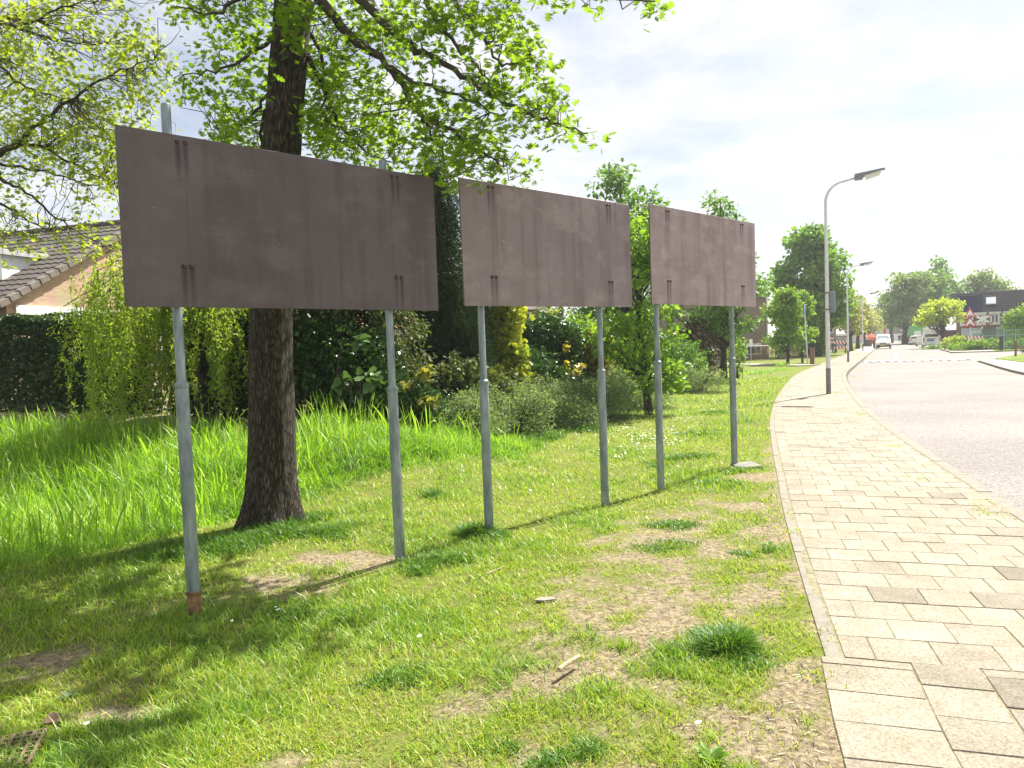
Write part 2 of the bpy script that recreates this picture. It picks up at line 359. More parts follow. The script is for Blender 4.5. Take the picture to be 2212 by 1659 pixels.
def asphalt_mat():
    m, t, b = mat_base('asphalt'); tcn = t.nodes.new('ShaderNodeTexCoord')
    def nz(s, d=4):
        n = t.nodes.new('ShaderNodeTexNoise'); n.inputs['Scale'].default_value = s; n.inputs['Detail'].default_value = d; t.links.new(tcn.outputs['Object'], n.inputs['Vector']); return n.outputs['Fac']
    vo = t.nodes.new('ShaderNodeTexVoronoi'); vo.inputs['Scale'].default_value = 55; t.links.new(tcn.outputs['Object'], vo.inputs['Vector'])
    r = t.nodes.new('ShaderNodeValToRGB'); r.color_ramp.elements[0].color = (.115, .102, .095, 1); r.color_ramp.elements[1].color = (.30, .275, .252, 1); r.color_ramp.elements[0].position = .1; r.color_ramp.elements[1].position = .9
    t.links.new(vo.outputs['Color'], r.inputs[0])
    r2 = t.nodes.new('ShaderNodeValToRGB'); r2.color_ramp.elements[0].color = (.8, .8, .8, 1); r2.color_ramp.elements[0].position = .35; r2.color_ramp.elements[1].position = .65
    t.links.new(nz(.35, 6), r2.inputs[0]); mx = t.nodes.new('ShaderNodeMix'); mx.data_type = 'RGBA'; mx.blend_type = 'MULTIPLY'; mx.inputs[0].default_value = 1
    t.links.new(r.outputs[0], mx.inputs[6]); t.links.new(r2.outputs[0], mx.inputs[7]); t.links.new(mx.outputs[2], b.inputs['Base Color'])
    b.inputs['Roughness'].default_value = .85; b.inputs['Specular IOR Level'].default_value = .3
    bp = t.nodes.new('ShaderNodeBump'); bp.inputs['Strength'].default_value = .35; bp.inputs['Distance'].default_value = .006; t.links.new(vo.outputs['Distance'], bp.inputs['Height']); t.links.new(bp.outputs[0], b.inputs['Normal'])
    return m
MASP = asphalt_mat()
MPAV = M('pale_paving', (.285, .262, .22), rough=.85, var=.12, scale=3, bump=.3, bscale=60)
MKERB = M('kerb_stone', (.195, .177, .142), rough=.85, var=.2, scale=9, bump=.4, bscale=90)
MWHITE = M('road_paint', (.62, .61, .58), rough=.6, var=.08)
MRED = M('red_asphalt', (.22, .115, .10), rough=.75, var=.12, scale=2)
VA, VB = v_of_y(-5.5), float(ARC[-1]) - 5
strip('road', MASP, VA, VB, 2.08, 8.36, -.10, dv=.8)
v1s, v2s = v_of_y(47.5), v_of_y(66)
p1, p2 = road_pt(v1s, 8.3), road_pt(v2s, 8.3)
poly('side_street', MASP, [(p1[0], p1[1]), (p1[0] + 45, p1[1] + 4), (p1[0] + 45, p2[1] + 12), (p2[0], p2[1])], -.104)
kv = VA
def kerb_blocks(u0, u1, va, vb, z, far):
    rng = np.random.RandomState(9); mb = MB(); v = va
    while v < vb:
        g = .006; q = road_pt(np.array([v + g, v + 1 - g, v + 1 - g, v + g]), np.array([u0, u0, u1, u1])); dz = (rng.rand() - .5) * .006
        mb.add([(p[0], p[1], -.16) for p in q] + [(p[0], p[1], z + dz) for p in q], [(4, 7, 6, 5), (0, 1, 5, 4), (1, 2, 6, 5), (2, 3, 7, 6), (3, 0, 4, 7)]); v += 1.0
    tag(mb.build('kerb', MKERB), kind='structure')
    strip('kerb', MKERB, vb, far, u0, u1, z, thick=.16, dv=.8)
kerb_blocks(1.95, 2.08, VA, v_of_y(60), .004, VB)
strip('kerb', MKERB, VA, v_of_y(46.5), 8.36, 8.48, .0, thick=.14, dv=.8)
strip('kerb', MKERB, v2s + 1, VB, 8.36, 8.48, -.01, thick=.14, dv=.8)
def right_pavement():
    vs = np.arange(VA, v_of_y(45.8), 1.0); a = road_pt(vs, np.full(len(vs), 8.485)); e = a[-1]
    pts = [tuple(q) for q in a] + [(e[0] + 2.2, e[1] + .9), (e[0] + 6, e[1] + 1.0), (e[0] + 40, e[1] + 3.5), (e[0] + 40, -8)]
    poly('pavement', MPAV, pts, -.004, thick=.13)
    g0 = gd(2160, 778)
    return pts
right_pavement()
def far_pavement():
    vs = np.concatenate([np.arange(v2s + 1, v2s + 60, 1.5), np.arange(v2s + 60, VB, 8)]); a = road_pt(vs, np.full(len(vs), 8.485)); b = road_pt(vs, np.full(len(vs), 11.6))
    V = []; n = len(vs)
    poly('pavement', MPAV, [tuple(q) for q in a] + [tuple(q) for q in b[::-1]], -.01, thick=.12)
    c = road_pt(vs, np.full(len(vs), 420.0))
    MV = M('verge_turf', (.12, .17, .03), rough=.95, var=.35, scale=.8, bump=1, bscale=9, spec=.1)
    poly('verge', MV, [tuple(q) for q in b] + [tuple(c[-1]), (c[0][0], b[0][1] + 16)], -.014, thick=.2)
far_pavement()
MV = MATS['verge_turf']
g = [gd(2150, 775), gd(2212, 764), gd(2330, 758), gd(2330, 790), gd(2212, 783)]
poly('verge', MV, [(q.x, q.y) for q in g], .02, thick=.05)

# pavers: every slab a small bevelled block of one sidewalk mesh
def paver_mat():
    m, t, b = mat_base('concrete_paver'); tcn = t.nodes.new('ShaderNodeTexCoord')
    def nz(s, d=5, r=.6):
        n = t.nodes.new('ShaderNodeTexNoise'); n.inputs['Scale'].default_value = s; n.inputs['Detail'].default_value = d; n.inputs['Roughness'].default_value = r
        t.links.new(tcn.outputs['Object'], n.inputs['Vector']); return n.outputs['Fac']
    a = t.nodes.new('ShaderNodeAttribute'); a.attribute_name = 'tint'
    r = t.nodes.new('ShaderNodeValToRGB'); e = r.color_ramp.elements; e[0].color = (.15, .135, .108, 1); e[1].color = (.345, .315, .262, 1)
    x = e.new(.12); x.color = (.205, .185, .15, 1); x = e.new(.5); x.color = (.288, .262, .214, 1)
    t.links.new(a.outputs['Fac'], r.inputs[0])
    r2 = t.nodes.new('ShaderNodeValToRGB'); r2.color_ramp.elements[0].color = (.52, .48, .42, 1); r2.color_ramp.elements[1].color = (1.15, 1.13, 1.1, 1); r2.color_ramp.elements[0].position = .34; r2.color_ramp.elements[1].position = .62
    t.links.new(nz(85, 4, .75), r2.inputs[0])
    r3 = t.nodes.new('ShaderNodeValToRGB'); r3.color_ramp.elements[0].color = (.78, .76, .70, 1); r3.color_ramp.elements[0].position = .35; r3.color_ramp.elements[1].position = .6
    t.links.new(nz(3.2, 6, .7), r3.inputs[0])
    o = r.outputs[0]
    for rr in (r2, r3):
        mx = t.nodes.new('ShaderNodeMix'); mx.data_type = 'RGBA'; mx.blend_type = 'MULTIPLY'; mx.inputs[0].default_value = 1; t.links.new(o, mx.inputs[6]); t.links.new(rr.outputs[0], mx.inputs[7]); o = mx.outputs[2]
    t.links.new(o, b.inputs['Base Color']); b.inputs['Roughness'].default_value = .82; b.inputs['Specular IOR Level'].default_value = .35
    bp = t.nodes.new('ShaderNodeBump'); bp.inputs['Strength'].default_value = .5; bp.inputs['Distance'].default_value = .006; t.links.new(nz(110, 5, .7), bp.inputs['Height']); t.links.new(bp.outputs[0], b.inputs['Normal'])
    return m
def build_sidewalk():
    rng = np.random.RandomState(3); U0, U1 = .105, 1.94; V = []; F = []; T = []; base = 0
    vsw = v_of_y(3.75)
    def tile(ua, ub, va, vb, tilt=1.0):
        nonlocal base
        g = .0026 * (.5 + rng.rand()); c = .003; zt = .006 + (rng.rand() - .5) * .004 * tilt; tx, ty = (rng.rand(2) - .5) * .010 * tilt
        if ub - ua < .05 or vb - va < .05: return
        o = [(ua + g, va + g), (ub - g, va + g), (ub - g, vb - g), (ua + g, vb - g)]; i = [(ua + g + c, va + g + c), (ub - g - c, va + g + c), (ub - g - c, vb - g - c), (ua + g + c, vb - g - c)]
        jit = (rng.rand(2) - .5) * .006
        uv = np.array(o + o + i) + jit; P = road_pt(uv[:, 1], uv[:, 0])
        um, vm = (ua + ub) / 2, (va + vb) / 2
        z = np.array([-.05] * 4 + [zt - .005] * 4 + [zt] * 4) + np.where(np.arange(12) >= 4, (uv[:, 0] - um) * tx + (uv[:, 1] - vm) * ty, 0)
        V.append(np.column_stack([P, z])); b = base; base += 12
        for k in range(2):
            for j in range(4): q = (j + 1) % 4; F.append((b + k * 4 + j, b + k * 4 + q, b + k * 4 + 4 + q, b + k * 4 + 4 + j))
        F.append((b + 8, b + 9, b + 10, b + 11)); tt = np.clip(rng.normal(.55, .16), .2, 1) if rng.rand() > .014 else .05 + rng.rand() * .15; T.extend([tt] * 9)
    v = vsw; k = 0; s = .3
    while v < v_of_y(75):                                   # stretcher rows across the path
        u = U0 - (0 if k % 2 else .15)
        while u < U1 - .01:
            tile(max(u, U0), min(u + s, U1), v, v + s); u += s
        v += s; k += 1
    ncol = 6; w = (U1 - U0) / ncol
    for c in range(ncol):                                   # nearest the camera the bond runs along the path
        v = VA - (.15 if c % 2 else 0)
        while v < vsw - .02: tile(U0 + c * w - (.115 if c == 0 else 0), U0 + (c + 1) * w, v, min(v + s, vsw)); v += s
    V = np.concatenate(V); F = np.array(F)
    o = np_mesh('sidewalk', V, F.ravel(), np.arange(len(F)) * 4, paver_mat(), tint=np.array(T)); tag(o, kind='structure')
    MJ = M('joint_sand', (.19, .17, .10), rough=.95, var=.4, scale=14)
    strip('sidewalk_bed', MJ, VA, v_of_y(76), .06, 1.96, .0015, dv=.5)
    strip('sidewalk', MPAV, v_of_y(75), VB, .10, 1.94, .004, dv=2)
    # edging stones along the lawn, one mesh
    mb = MB(); v = vsw - .02
    while v < v_of_y(80):
        L = 1.0; q = road_pt(np.array([v + .006, v + L - .006, v + L - .006, v + .006]), np.array([.02, .02, .092, .092])); dz = (rng.rand() - .5) * .005
        mb.add([(p[0], p[1], -.1) for p in q] + [(p[0], p[1], .003 + dz) for p in q], [(4, 7, 6, 5), (0, 1, 5, 4), (1, 2, 6, 5), (2, 3, 7, 6), (3, 0, 4, 7)][0:]); v += L
    tag(mb.build('sidewalk_edging', MKERB), kind='structure')
build_sidewalk()
# raised table of the junction: red cycle strip, white line and row of white teeth
vh = v_of_y(50.6)
strip('kerb_shadow_strip', M('kerb_shadow_strip', (.075, .068, .055), rough=.95, var=.5, scale=12), VA, v_of_y(60), 2.08, 2.15, -.0965, dv=.5)  # dark strip painted on the asphalt as the kerb's drop shadow
strip('cycle_lane', MRED, vh + .9, vh + 38, 2.2, 4.1, -.095, dv=1)
strip('road_marking', MWHITE, vh + .6, vh + 20, 4.1, 4.3, -.094, dv=1)
def teeth():
    mb = MB()
    def quad(u0, u1, v0, v1):
        q = road_pt(np.array([v0, v0, v1, v1]), np.array([u0, u1, u1, u0])); mb.add([(p[0], p[1], -.092) for p in q], [(0, 1, 2, 3)])
    quad(2.3, 8.2, vh + .35, vh + .75)
    for i in range(12):
        u = 2.3 + i * .5; quad(u, u + .24, vh + (-1.7 if i % 2 == 0 else -.8), vh + .35)
    tag(mb.build('road_marking', MWHITE), kind='structure')
    strip('hump_band', M('dark_asphalt', (.060, .058, .060), rough=.9, var=.15, spec=.2), vh - 1.75, vh + .9, 2.2, 8.3, -.0965, dv=.6)
teeth()
a0, a1 = gd(1750, 790), gd(1500, 786)
dv_ = (a1 - a0).normalized(); nv = Vector((-dv_.y, dv_.x, 0))
poly('path', MPAV, [a0 + nv * .7, a0 - nv * .7, a1 + dv_ * 20 - nv * .7, a1 + dv_ * 20 + nv * .7], .05, thick=.1)
#PART2
# ------------------------------------------------------------------ notice boards
def board_mat():
    m, t, b = mat_base('film_faced_plywood'); tcn = t.nodes.new('ShaderNodeTexCoord'); oi = t.nodes.new('ShaderNodeObjectInfo')
    N = t.nodes.new; L = t.links.new
    of = N('ShaderNodeVectorMath'); of.operation = 'SCALE'; of.inputs[0].default_value = (13.7, 5.1, 9.3); L(oi.outputs['Random'], of.inputs['Scale'])
    ad = N('ShaderNodeVectorMath'); ad.operation = 'ADD'; L(tcn.outputs['Object'], ad.inputs[0]); L(of.outputs[0], ad.inputs[1])
    def nz(sc, s=1.0, d=5, r=.6):
        mp = N('ShaderNodeMapping'); mp.inputs['Scale'].default_value = sc; L(ad.outputs[0], mp.inputs[0])
        n = N('ShaderNodeTexNoise'); n.inputs['Scale'].default_value = s; n.inputs['Detail'].default_value = d; n.inputs['Roughness'].default_value = r; L(mp.outputs[0], n.inputs['Vector']); return n.outputs['Fac']
    def ramp(f, a, c, p0=.3, p1=.7):
        r = N('ShaderNodeValToRGB'); r.color_ramp.elements[0].color = a + (1,); r.color_ramp.elements[1].color = c + (1,); r.color_ramp.elements[0].position = p0; r.color_ramp.elements[1].position = p1; L(f, r.inputs[0]); return r.outputs[0]
    def mixc(f, a, c, bt='MIX'):
        x = N('ShaderNodeMix'); x.data_type = 'RGBA'; x.blend_type = bt
        if isinstance(f, float): x.inputs[0].default_value = f
        else: L(f, x.inputs[0])
        for i, q in ((6, a), (7, c)):
            if isinstance(q, tuple): x.inputs[i].default_value = q + (1,)
            else: L(q, x.inputs[i])
        return x.outputs[2]
    base = ramp(nz((1.2, 1, .9), 1.6, 6), (.100, .078, .077), (.134, .117, .116), .32, .68)
    col = mixc(ramp(nz((6.5, 1, .35), 1.3, 4), (0, 0, 0), (.7, .7, .7), .48, .64), base, (.084, .060, .059))           # broad vertical stains
    col = mixc(ramp(nz((1.4, 1, 2.2), 2.2, 5), (0, 0, 0), (.55, .55, .55), .50, .68), col, (.178, .155, .148))       # bleached patches
    col = mixc(.55, col, ramp(nz((3, 1, 130), 1.0, 3), (.86, .86, .86), (1.1, 1.1, 1.1), .3, .7), 'MULTIPLY')        # fine horizontal grain
    col = mixc(.35, col, ramp(nz((160, 1, 4), 1.0, 2), (.85, .85, .85), (1.1, 1.1, 1.1), .3, .7), 'MULTIPLY')
    sx = N('ShaderNodeSeparateXYZ'); L(tcn.outputs['Object'], sx.inputs[0])
    def mt(op, a, c=None, d=None):
        n = N('ShaderNodeMath'); n.operation = op
        for i, v in enumerate((a, c, d)):
            if v is None: continue
            if isinstance(v, (int, float)): n.inputs[i].default_value = v
            else: L(v, n.inputs[i])
        return n.outputs[0]
    ax = mt('ABSOLUTE', sx.outputs['X'])
    w = mt('SMOOTH_MIN', mt('ABSOLUTE', mt('SUBTRACT', ax, .805)), mt('ABSOLUTE', mt('SUBTRACT', ax, .855)), .002)
    line = mt('SUBTRACT', 1.0, mt('MINIMUM', mt('DIVIDE', w, .026), 1.0))
    z = sx.outputs['Z']
    up = mt('MULTIPLY', mt('LESS_THAN', z, .49), mt('MAXIMUM', mt('SUBTRACT', 1.0, mt('DIVIDE', mt('SUBTRACT', .49, z), .26)), 0.0))
    lo = mt('MULTIPLY', mt('LESS_THAN', z, -.28), mt('MAXIMUM', mt('SUBTRACT', 1.0, mt('DIVIDE', mt('SUBTRACT', -.28, z), .36)), 0.0))
    streak = mt('MULTIPLY', mt('MULTIPLY', line, mt('MAXIMUM', up, lo)), mt('MULTIPLY', nz((40, 1, 3), 1, 3), 3.0))
    col = mixc(streak, col, (.045, .036, .040))
    vo = N('ShaderNodeTexVoronoi'); vo.inputs['Scale'].default_value = 8.5; L(ad.outputs[0], vo.inputs['Vector'])
    col = mixc(mt('LESS_THAN', vo.outputs['Distance'], .030), col, (.48, .45, .42))                                      # pale chips
    v2 = N('ShaderNodeTexVoronoi'); v2.inputs['Scale'].default_value = 5.7; L(ad.outputs[0], v2.inputs['Vector'])
    col = mixc(mt('LESS_THAN', v2.outputs['Distance'], .035), col, (.05, .04, .04))
    col = mixc(1.0, col, oi.outputs['Color'], 'MULTIPLY')  # per-board tint, sky glare painted into the base colour
    L(col, b.inputs['Base Color']); b.inputs['Roughness'].default_value = .48; b.inputs['Specular IOR Level'].default_value = .45
    L(ramp(nz((2, 1, 2), 2, 5), (.40, .40, .40), (.62, .62, .62)), b.inputs['Roughness'])
    bp = N('ShaderNodeBump'); bp.inputs['Strength'].default_value = .12; bp.inputs['Distance'].default_value = .003; L(nz((4, 1, 120), 1, 3), bp.inputs['Height']); L(bp.outputs[0], b.inputs['Normal'])
    return m
MBOARD = board_mat()
MEDGE = M('plywood_edge', (.13, .105, .08), rough=.9, var=.3, scale=20)
def galv_mat():
    m, t, b = mat_base('galvanised_steel'); tcn = t.nodes.new('ShaderNodeTexCoord'); N = t.nodes.new; L = t.links.new
    mp = N('ShaderNodeMapping'); mp.inputs['Scale'].default_value = (9, 9, 2.2); L(tcn.outputs['Object'], mp.inputs[0])
    n = N('ShaderNodeTexNoise'); n.inputs['Scale'].default_value = 2.0; n.inputs['Detail'].default_value = 7; n.inputs['Roughness'].default_value = .65; L(mp.outputs[0], n.inputs['Vector'])
    r = N('ShaderNodeValToRGB'); e = r.color_ramp.elements; e[0].position = .3; e[0].color = (.12, .15, .162, 1); e[1].position = .72; e[1].color = (.34, .385, .40, 1); q = e.new(.5); q.color = (.215, .255, .27, 1)
    L(n.outputs['Fac'], r.inputs[0]); L(r.outputs[0], b.inputs['Base Color']); b.inputs['Metallic'].default_value = .35; b.inputs['Roughness'].default_value = .48
    bp = N('ShaderNodeBump'); bp.inputs['Strength'].default_value = .15; bp.inputs['Distance'].default_value = .004; L(n.outputs['Fac'], bp.inputs['Height']); L(bp.outputs[0], b.inputs['Normal'])
    return m
MGALV = galv_mat()
MRUST = M('rust', (.21, .115, .052), rough=.9, var=.65, scale=18, bump=.5, bscale=70)
MBOLT = M('rusty_bolt', (.075, .045, .035), rough=.6, metal=.4, var=.4, scale=60)
LINE0 = Vector((-2.44, 4.55, 0)); LD = Vector((1.0614, 1, 0)).normalized(); LN = Vector((-LD.y, LD.x, 0)); LRZ = math.atan2(LD.y, LD.x)
def onl(s, back=0.0, z=0.0): q = LINE0 + LD * s + LN * back; return Vector((q.x, q.y, z))
def notice_board(label, s0, s1, z0, z1, posts, tops, collars, drop, rusty, glare_tint):
    mid = (s0 + s1) / 2; base = onl(mid); gz = float(ground_z(base.x, base.y))
    root = thing('notice_board', label, 'notice board', (base.x, base.y, gz), LRZ, 'plywood notice boards along the lawn')
    w, h = (s1 - s0) / 2, (z1 - z0) / 2; zc = (z0 + z1) / 2 - gz
    pn = MB().box(-w, w, -.009, .009, -h, h, .0015).build('panel', MBOARD, root); pn.location = (0, 0, zc); pn.rotation_euler = (0, rad(drop), 0)
    pn.color = glare_tint + (1,); pn.data.materials.append(MEDGE)  # farther boards coloured lighter to stand for grazing sky reflection
    for p in pn.data.polygons:
        if abs(p.normal.y) < .5: p.material_index = 1
    for sgn in (-1, 1):
        for bz in (.51, -.29):
            for dx in (.805, .855):
                o = MB().tube([(sgn * dx, -.018, bz), (sgn * dx, -.009, bz)], [.013, .017], 10).tube([(sgn * dx, -.0205, bz), (sgn * dx, -.017, bz)], [.006, .006], 8).build('bolt', MBOLT, pn)
    for s, top, col, rs in zip(posts, tops, collars, rusty):
        g = onl(s, .075); pz = float(ground_z(g.x, g.y)) - gz; x = s - mid
        zt, zcol = top - gz, col - gz
        P = MB().tube([(x, .075, zcol), (x, .075, zt - .012), (x, .075, zt)], [.0305, .0305, .026], 20).build('post', MGALV, root, smooth=True)
        zb = pz + (.16 if rs else -.12)
        MB().tube([(x, .075, zb), (x, .075, zcol - .03)], [.0425, .0425], 20).build('lower_tube', MGALV, P, smooth=True)
        MB().tube([(x, .075, zcol - .032), (x, .075, zcol - .026), (x, .075, zcol - .004), (x, .075, zcol + .012)], [.043, .0465, .0455, .031], 20).build('collar', MGALV, P, smooth=True)
        if rs:
            MB().tube([(x, .075, pz - .1), (x, .075, pz + .162)], [.041, .0425], 20).tube([(x, .075, pz + .15), (x, .075, pz + .154), (x, .075, pz + .170), (x, .075, pz + .174)], [.043, .050, .050, .043], 20).build('rusty_foot', MRUST, P, smooth=True)
        for bz in (zc + .51, zc - .29):                      # clamp straps round the tube
            MB().tube([(x, .075, bz - .016), (x, .075, bz + .016)], [.0335, .0335], 16).box(x - .045, x + .045, .0095, .045, bz - .014, bz + .014).build('clamp', MGALV, P)
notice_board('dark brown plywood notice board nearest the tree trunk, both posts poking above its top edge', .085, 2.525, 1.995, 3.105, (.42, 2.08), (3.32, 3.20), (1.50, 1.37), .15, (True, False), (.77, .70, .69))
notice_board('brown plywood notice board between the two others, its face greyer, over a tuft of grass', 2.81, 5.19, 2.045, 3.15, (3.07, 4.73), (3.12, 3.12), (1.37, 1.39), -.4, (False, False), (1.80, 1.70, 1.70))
notice_board('brown notice board closest to the paved path, painted paler for sky glare, one post on a broken slab', 5.555, 7.90, 2.09, 3.205, (5.745, 7.40), (3.17, 3.17), (1.44, 1.42), .2, (False, False), (2.55, 2.38, 2.3))
p = onl(7.42, .02)
t_ = MB().box(-.15, .15, -.15, .15, 0, .045, .006).build('paving_slab', M('old_concrete', (.20, .19, .17), rough=.9, var=.2, scale=9, bump=.5, bscale=80)); t_.location = (p.x + .06, p.y - .10, float(ground_z(p.x, p.y)) + .0); t_.rotation_euler = (.05, -.04, .2)
tag(t_, 'loose grey concrete slab lying at the foot of the last board post', 'slab')

# ------------------------------------------------------------------ foliage and tree builders
def bark_mat(name, a, c, sc=1.0):
    m, t, b = mat_base(name); tcn = t.nodes.new('ShaderNodeTexCoord'); N = t.nodes.new; L = t.links.new
    mp = N('ShaderNodeMapping'); mp.inputs['Scale'].default_value = (14 * sc, 14 * sc, 2.6 * sc); L(tcn.outputs['Object'], mp.inputs[0])
    n = N('ShaderNodeTexNoise'); n.inputs['Scale'].default_value = 1.6; n.inputs['Detail'].default_value = 8; n.inputs['Roughness'].default_value = .68; L(mp.outputs[0], n.inputs['Vector'])
    r = N('ShaderNodeValToRGB'); r.color_ramp.elements[0].color = a + (1,); r.color_ramp.elements[1].color = c + (1,); r.color_ramp.elements[0].position = .36; r.color_ramp.elements[1].position = .66; L(n.outputs['Fac'], r.inputs[0])
    L(r.outputs[0], b.inputs['Base Color']); b.inputs['Roughness'].default_value = .9; b.inputs['Specular IOR Level'].default_value = .25
    m2 = N('ShaderNodeMapping'); m2.inputs['Scale'].default_value = (52 * sc, 52 * sc, 8 * sc); L(tcn.outputs['Object'], m2.inputs[0])
    vo = N('ShaderNodeTexVoronoi'); vo.feature = 'DISTANCE_TO_EDGE'; vo.inputs['Scale'].default_value = 1.0; vo.inputs['Randomness'].default_value = 1.0
    ad = N('ShaderNodeVectorMath'); ad.operation = 'MULTIPLY_ADD'; L(n.outputs['Color'], ad.inputs[0]); ad.inputs[1].default_value = (1.6, 1.6, 1.6); L(m2.outputs[0], ad.inputs[2]); L(ad.outputs[0], vo.inputs['Vector'])
    cr = N('ShaderNodeMapRange'); L(vo.outputs['Distance'], cr.inputs['Value']); cr.inputs['From Max'].default_value = .22
    mx = N('ShaderNodeMix'); mx.data_type = 'RGBA'; L(cr.outputs[0], mx.inputs[0]); mx.inputs[6].default_value = tuple(v * .55 for v in a) + (1,); L(r.outputs[0], mx.inputs[7]); L(mx.outputs[2], b.inputs['Base Color'])
    sm = N('ShaderNodeMath'); sm.operation = 'MULTIPLY_ADD'; L(cr.outputs[0], sm.inputs[0]); sm.inputs[1].default_value = .9; L(n.outputs['Fac'], sm.inputs[2])
    bp = N('ShaderNodeBump'); bp.inputs['Strength'].default_value = 1.0; bp.inputs['Distance'].default_value = .025; L(sm.outputs[0], bp.inputs['Height']); L(bp.outputs[0], b.inputs['Normal'])
    return m
BARK = bark_mat('oak_bark', (.050, .041, .032), (.165, .135, .102)); BARK2 = bark_mat('grey_bark', (.06, .052, .042), (.19, .165, .13)); TWIG = M('twig_bark', (.055, .042, .032), rough=.85, var=.3, scale=12)
L_OAK = LEAF('oak_leaf', (.075, .150, .016), (.245, .370, .036), .64)
L_YOAK = LEAF('young_oak_leaf', (.17, .25, .035), (.42, .48, .08), .62)
L_WIL = LEAF('willow_leaf', (.17, .26, .035), (.42, .52, .09), .58)
L_HEDGE = LEAF('hedge_leaf', (.018, .040, .012), (.055, .105, .024), .25, .4)
L_DARK = LEAF('yew_needle', (.010, .024, .010), (.040, .075, .018), .2, .8, (1.25, 1.25, .55), .15)
L_SPR = LEAF('spruce_needle', (.035, .060, .016), (.16, .20, .045), .3, .6)
L_GOLD = LEAF('golden_needle', (.16, .23, .025), (.50, .52, .06), .45)
L_IVY = LEAF('ivy_leaf', (.020, .055, .014), (.07, .16, .03), .25, .35)
L_BRM = LEAF('cotoneaster_leaf', (.095, .145, .060), (.29, .38, .165), .38, .65)
L_MAP = LEAF('maple_leaf', (.10, .21, .026), (.27, .42, .055), .52)
L_MID = LEAF('lime_leaf', (.065, .16, .030), (.19, .33, .065), .45)
L_CHEST = LEAF('chestnut_leaf', (.08, .19, .03), (.22, .38, .06), .46)
L_YEL = LEAF('yellow_leaf', (.30, .40, .03), (.54, .62, .07), .5)
L_OLIVE = LEAF('olive_leaf', (.09, .155, .035), (.24, .33, .085), .45)
L_PALE = LEAF('pale_spring_leaf', (.20, .23, .07), (.40, .42, .15), .45)
L_BRN = LEAF('brown_twig', (.10, .075, .05), (.24, .19, .12), .2)
L_BIG = LEAF('sycamore_leaf', (.05, .10, .035), (.14, .23, .09), .25, .5)
def leaf_cloud(rng, cen, rad_, n, flat=0.6, shell=.5, up=.55):
    """n leaf positions and frames spread through ellipsoids cen (K,3) rad_ (K,3)"""
    cen = np.asarray(cen, float); rad_ = np.asarray(rad_, float); w = (rad_.prod(1)) ** .62; k = rng.choice(len(cen), n, p=w / w.sum())
    d = unit(rng.normal(size=(n, 3))); r = rng.rand(n) ** shell
    P = cen[k] + d * r[:, None] * rad_[k]
    Y = unit(d * .8 + rng.normal(size=(n, 3)) * .7 + np.array([0, 0, -.25])); return P, frames(Y, rng, up), k
def branchy(T, rng, a, b, r0, r1, n=6, wob=.08, sag=0.0, seg=5):
    a = np.asarray(a, float); b = np.asarray(b, float); t = np.linspace(0, 1, n)[:, None]; L = np.linalg.norm(b - a)
    P = a + (b - a) * t + rng.normal(size=(n, 3)) * wob * L * np.sin(t * math.pi) * .5; P[:, 2] += (sag * L * np.sin(t * math.pi))[:, 0]
    T.add(P, np.linspace(r0, r1, n), seg); return P
def make_tree(name, label, cat, loc, trunk_h, r, ells, leaf, bark, nclump=40, per=60, size=.2, crad=.5, tmpl=SPRAY, seed=1, group=None, top=None, lean=(0, 0), stems=1, up=.5, gap=.0):
    rng = np.random.RandomState(seed); root = thing(name, label, cat, tuple(loc), 0, group)
    E_ = np.array([[e[0], e[1], e[2]] for e in ells], float); R_ = np.array([[e[3], e[4], e[5]] for e in ells], float)
    k = rng.choice(len(E_), nclump, p=R_.prod(1) ** .7 / (R_.prod(1) ** .7).sum()); d = unit(rng.normal(size=(nclump, 3)))
    cen = E_[k] + d * (rng.rand(nclump) ** .45)[:, None] * R_[k]; top = top or max(e[2] + e[5] * .7 for e in ells)
    T = TUBES(); spine = []
    for s in range(stems):
        n = 9; z = np.linspace(-.15, top, n); fr = z / top
        ox, oy = (0, 0) if stems == 1 else (.35 * math.cos(s * 2.4), .35 * math.sin(s * 2.4))
        P = np.stack([lean[0] * fr + ox * fr * 2 + rng.normal(size=n) * .02 * top * fr * (1 - fr) * 2, lean[1] * fr + oy * fr * 2 + rng.normal(size=n) * .02 * top * fr, z], 1)
        rr = r * (1 - .88 * np.clip(fr, 0, 1)); rr[0] = r * 1.45; rr[1] = r * 1.02 if n > 1 else r
        T.add(P, rr, 9); spine.append(P)
    for c in cen:
        P = spine[rng.randint(stems)]; zt = max(trunk_h * .9, c[2] - .75 * np.hypot(c[0] - lean[0] * .6, c[1] - lean[1] * .6) - .1 * top); zt = min(zt, top * .93)
        i = np.interp(zt, P[:, 2], np.arange(len(P))); a = P[int(i)] + (P[min(int(i) + 1, len(P) - 1)] - P[int(i)]) * (i - int(i))
        branchy(T, rng, a, c, max(r * .30 * (1 - zt / top) + .006 * top / 5, .006), .004 * top / 5, 6, .10, .05, 5)
    T.build('trunk', bark, root)
    cr = crad * (.7 + .6 * rng.rand(nclump)); rad_ = np.stack([cr, cr, cr * .62], 1)
    P, R, kk = leaf_cloud(rng, cen, rad_, nclump * per, shell=.55, up=up)
    tint = np.clip(rng.rand(nclump)[kk] * .45 + rng.rand(len(P)) * .55, 0, 1)
    scatter('crown', tmpl, P, R, size * (.6 + .7 * rng.rand(len(P))), tint, leaf, root)
    return root
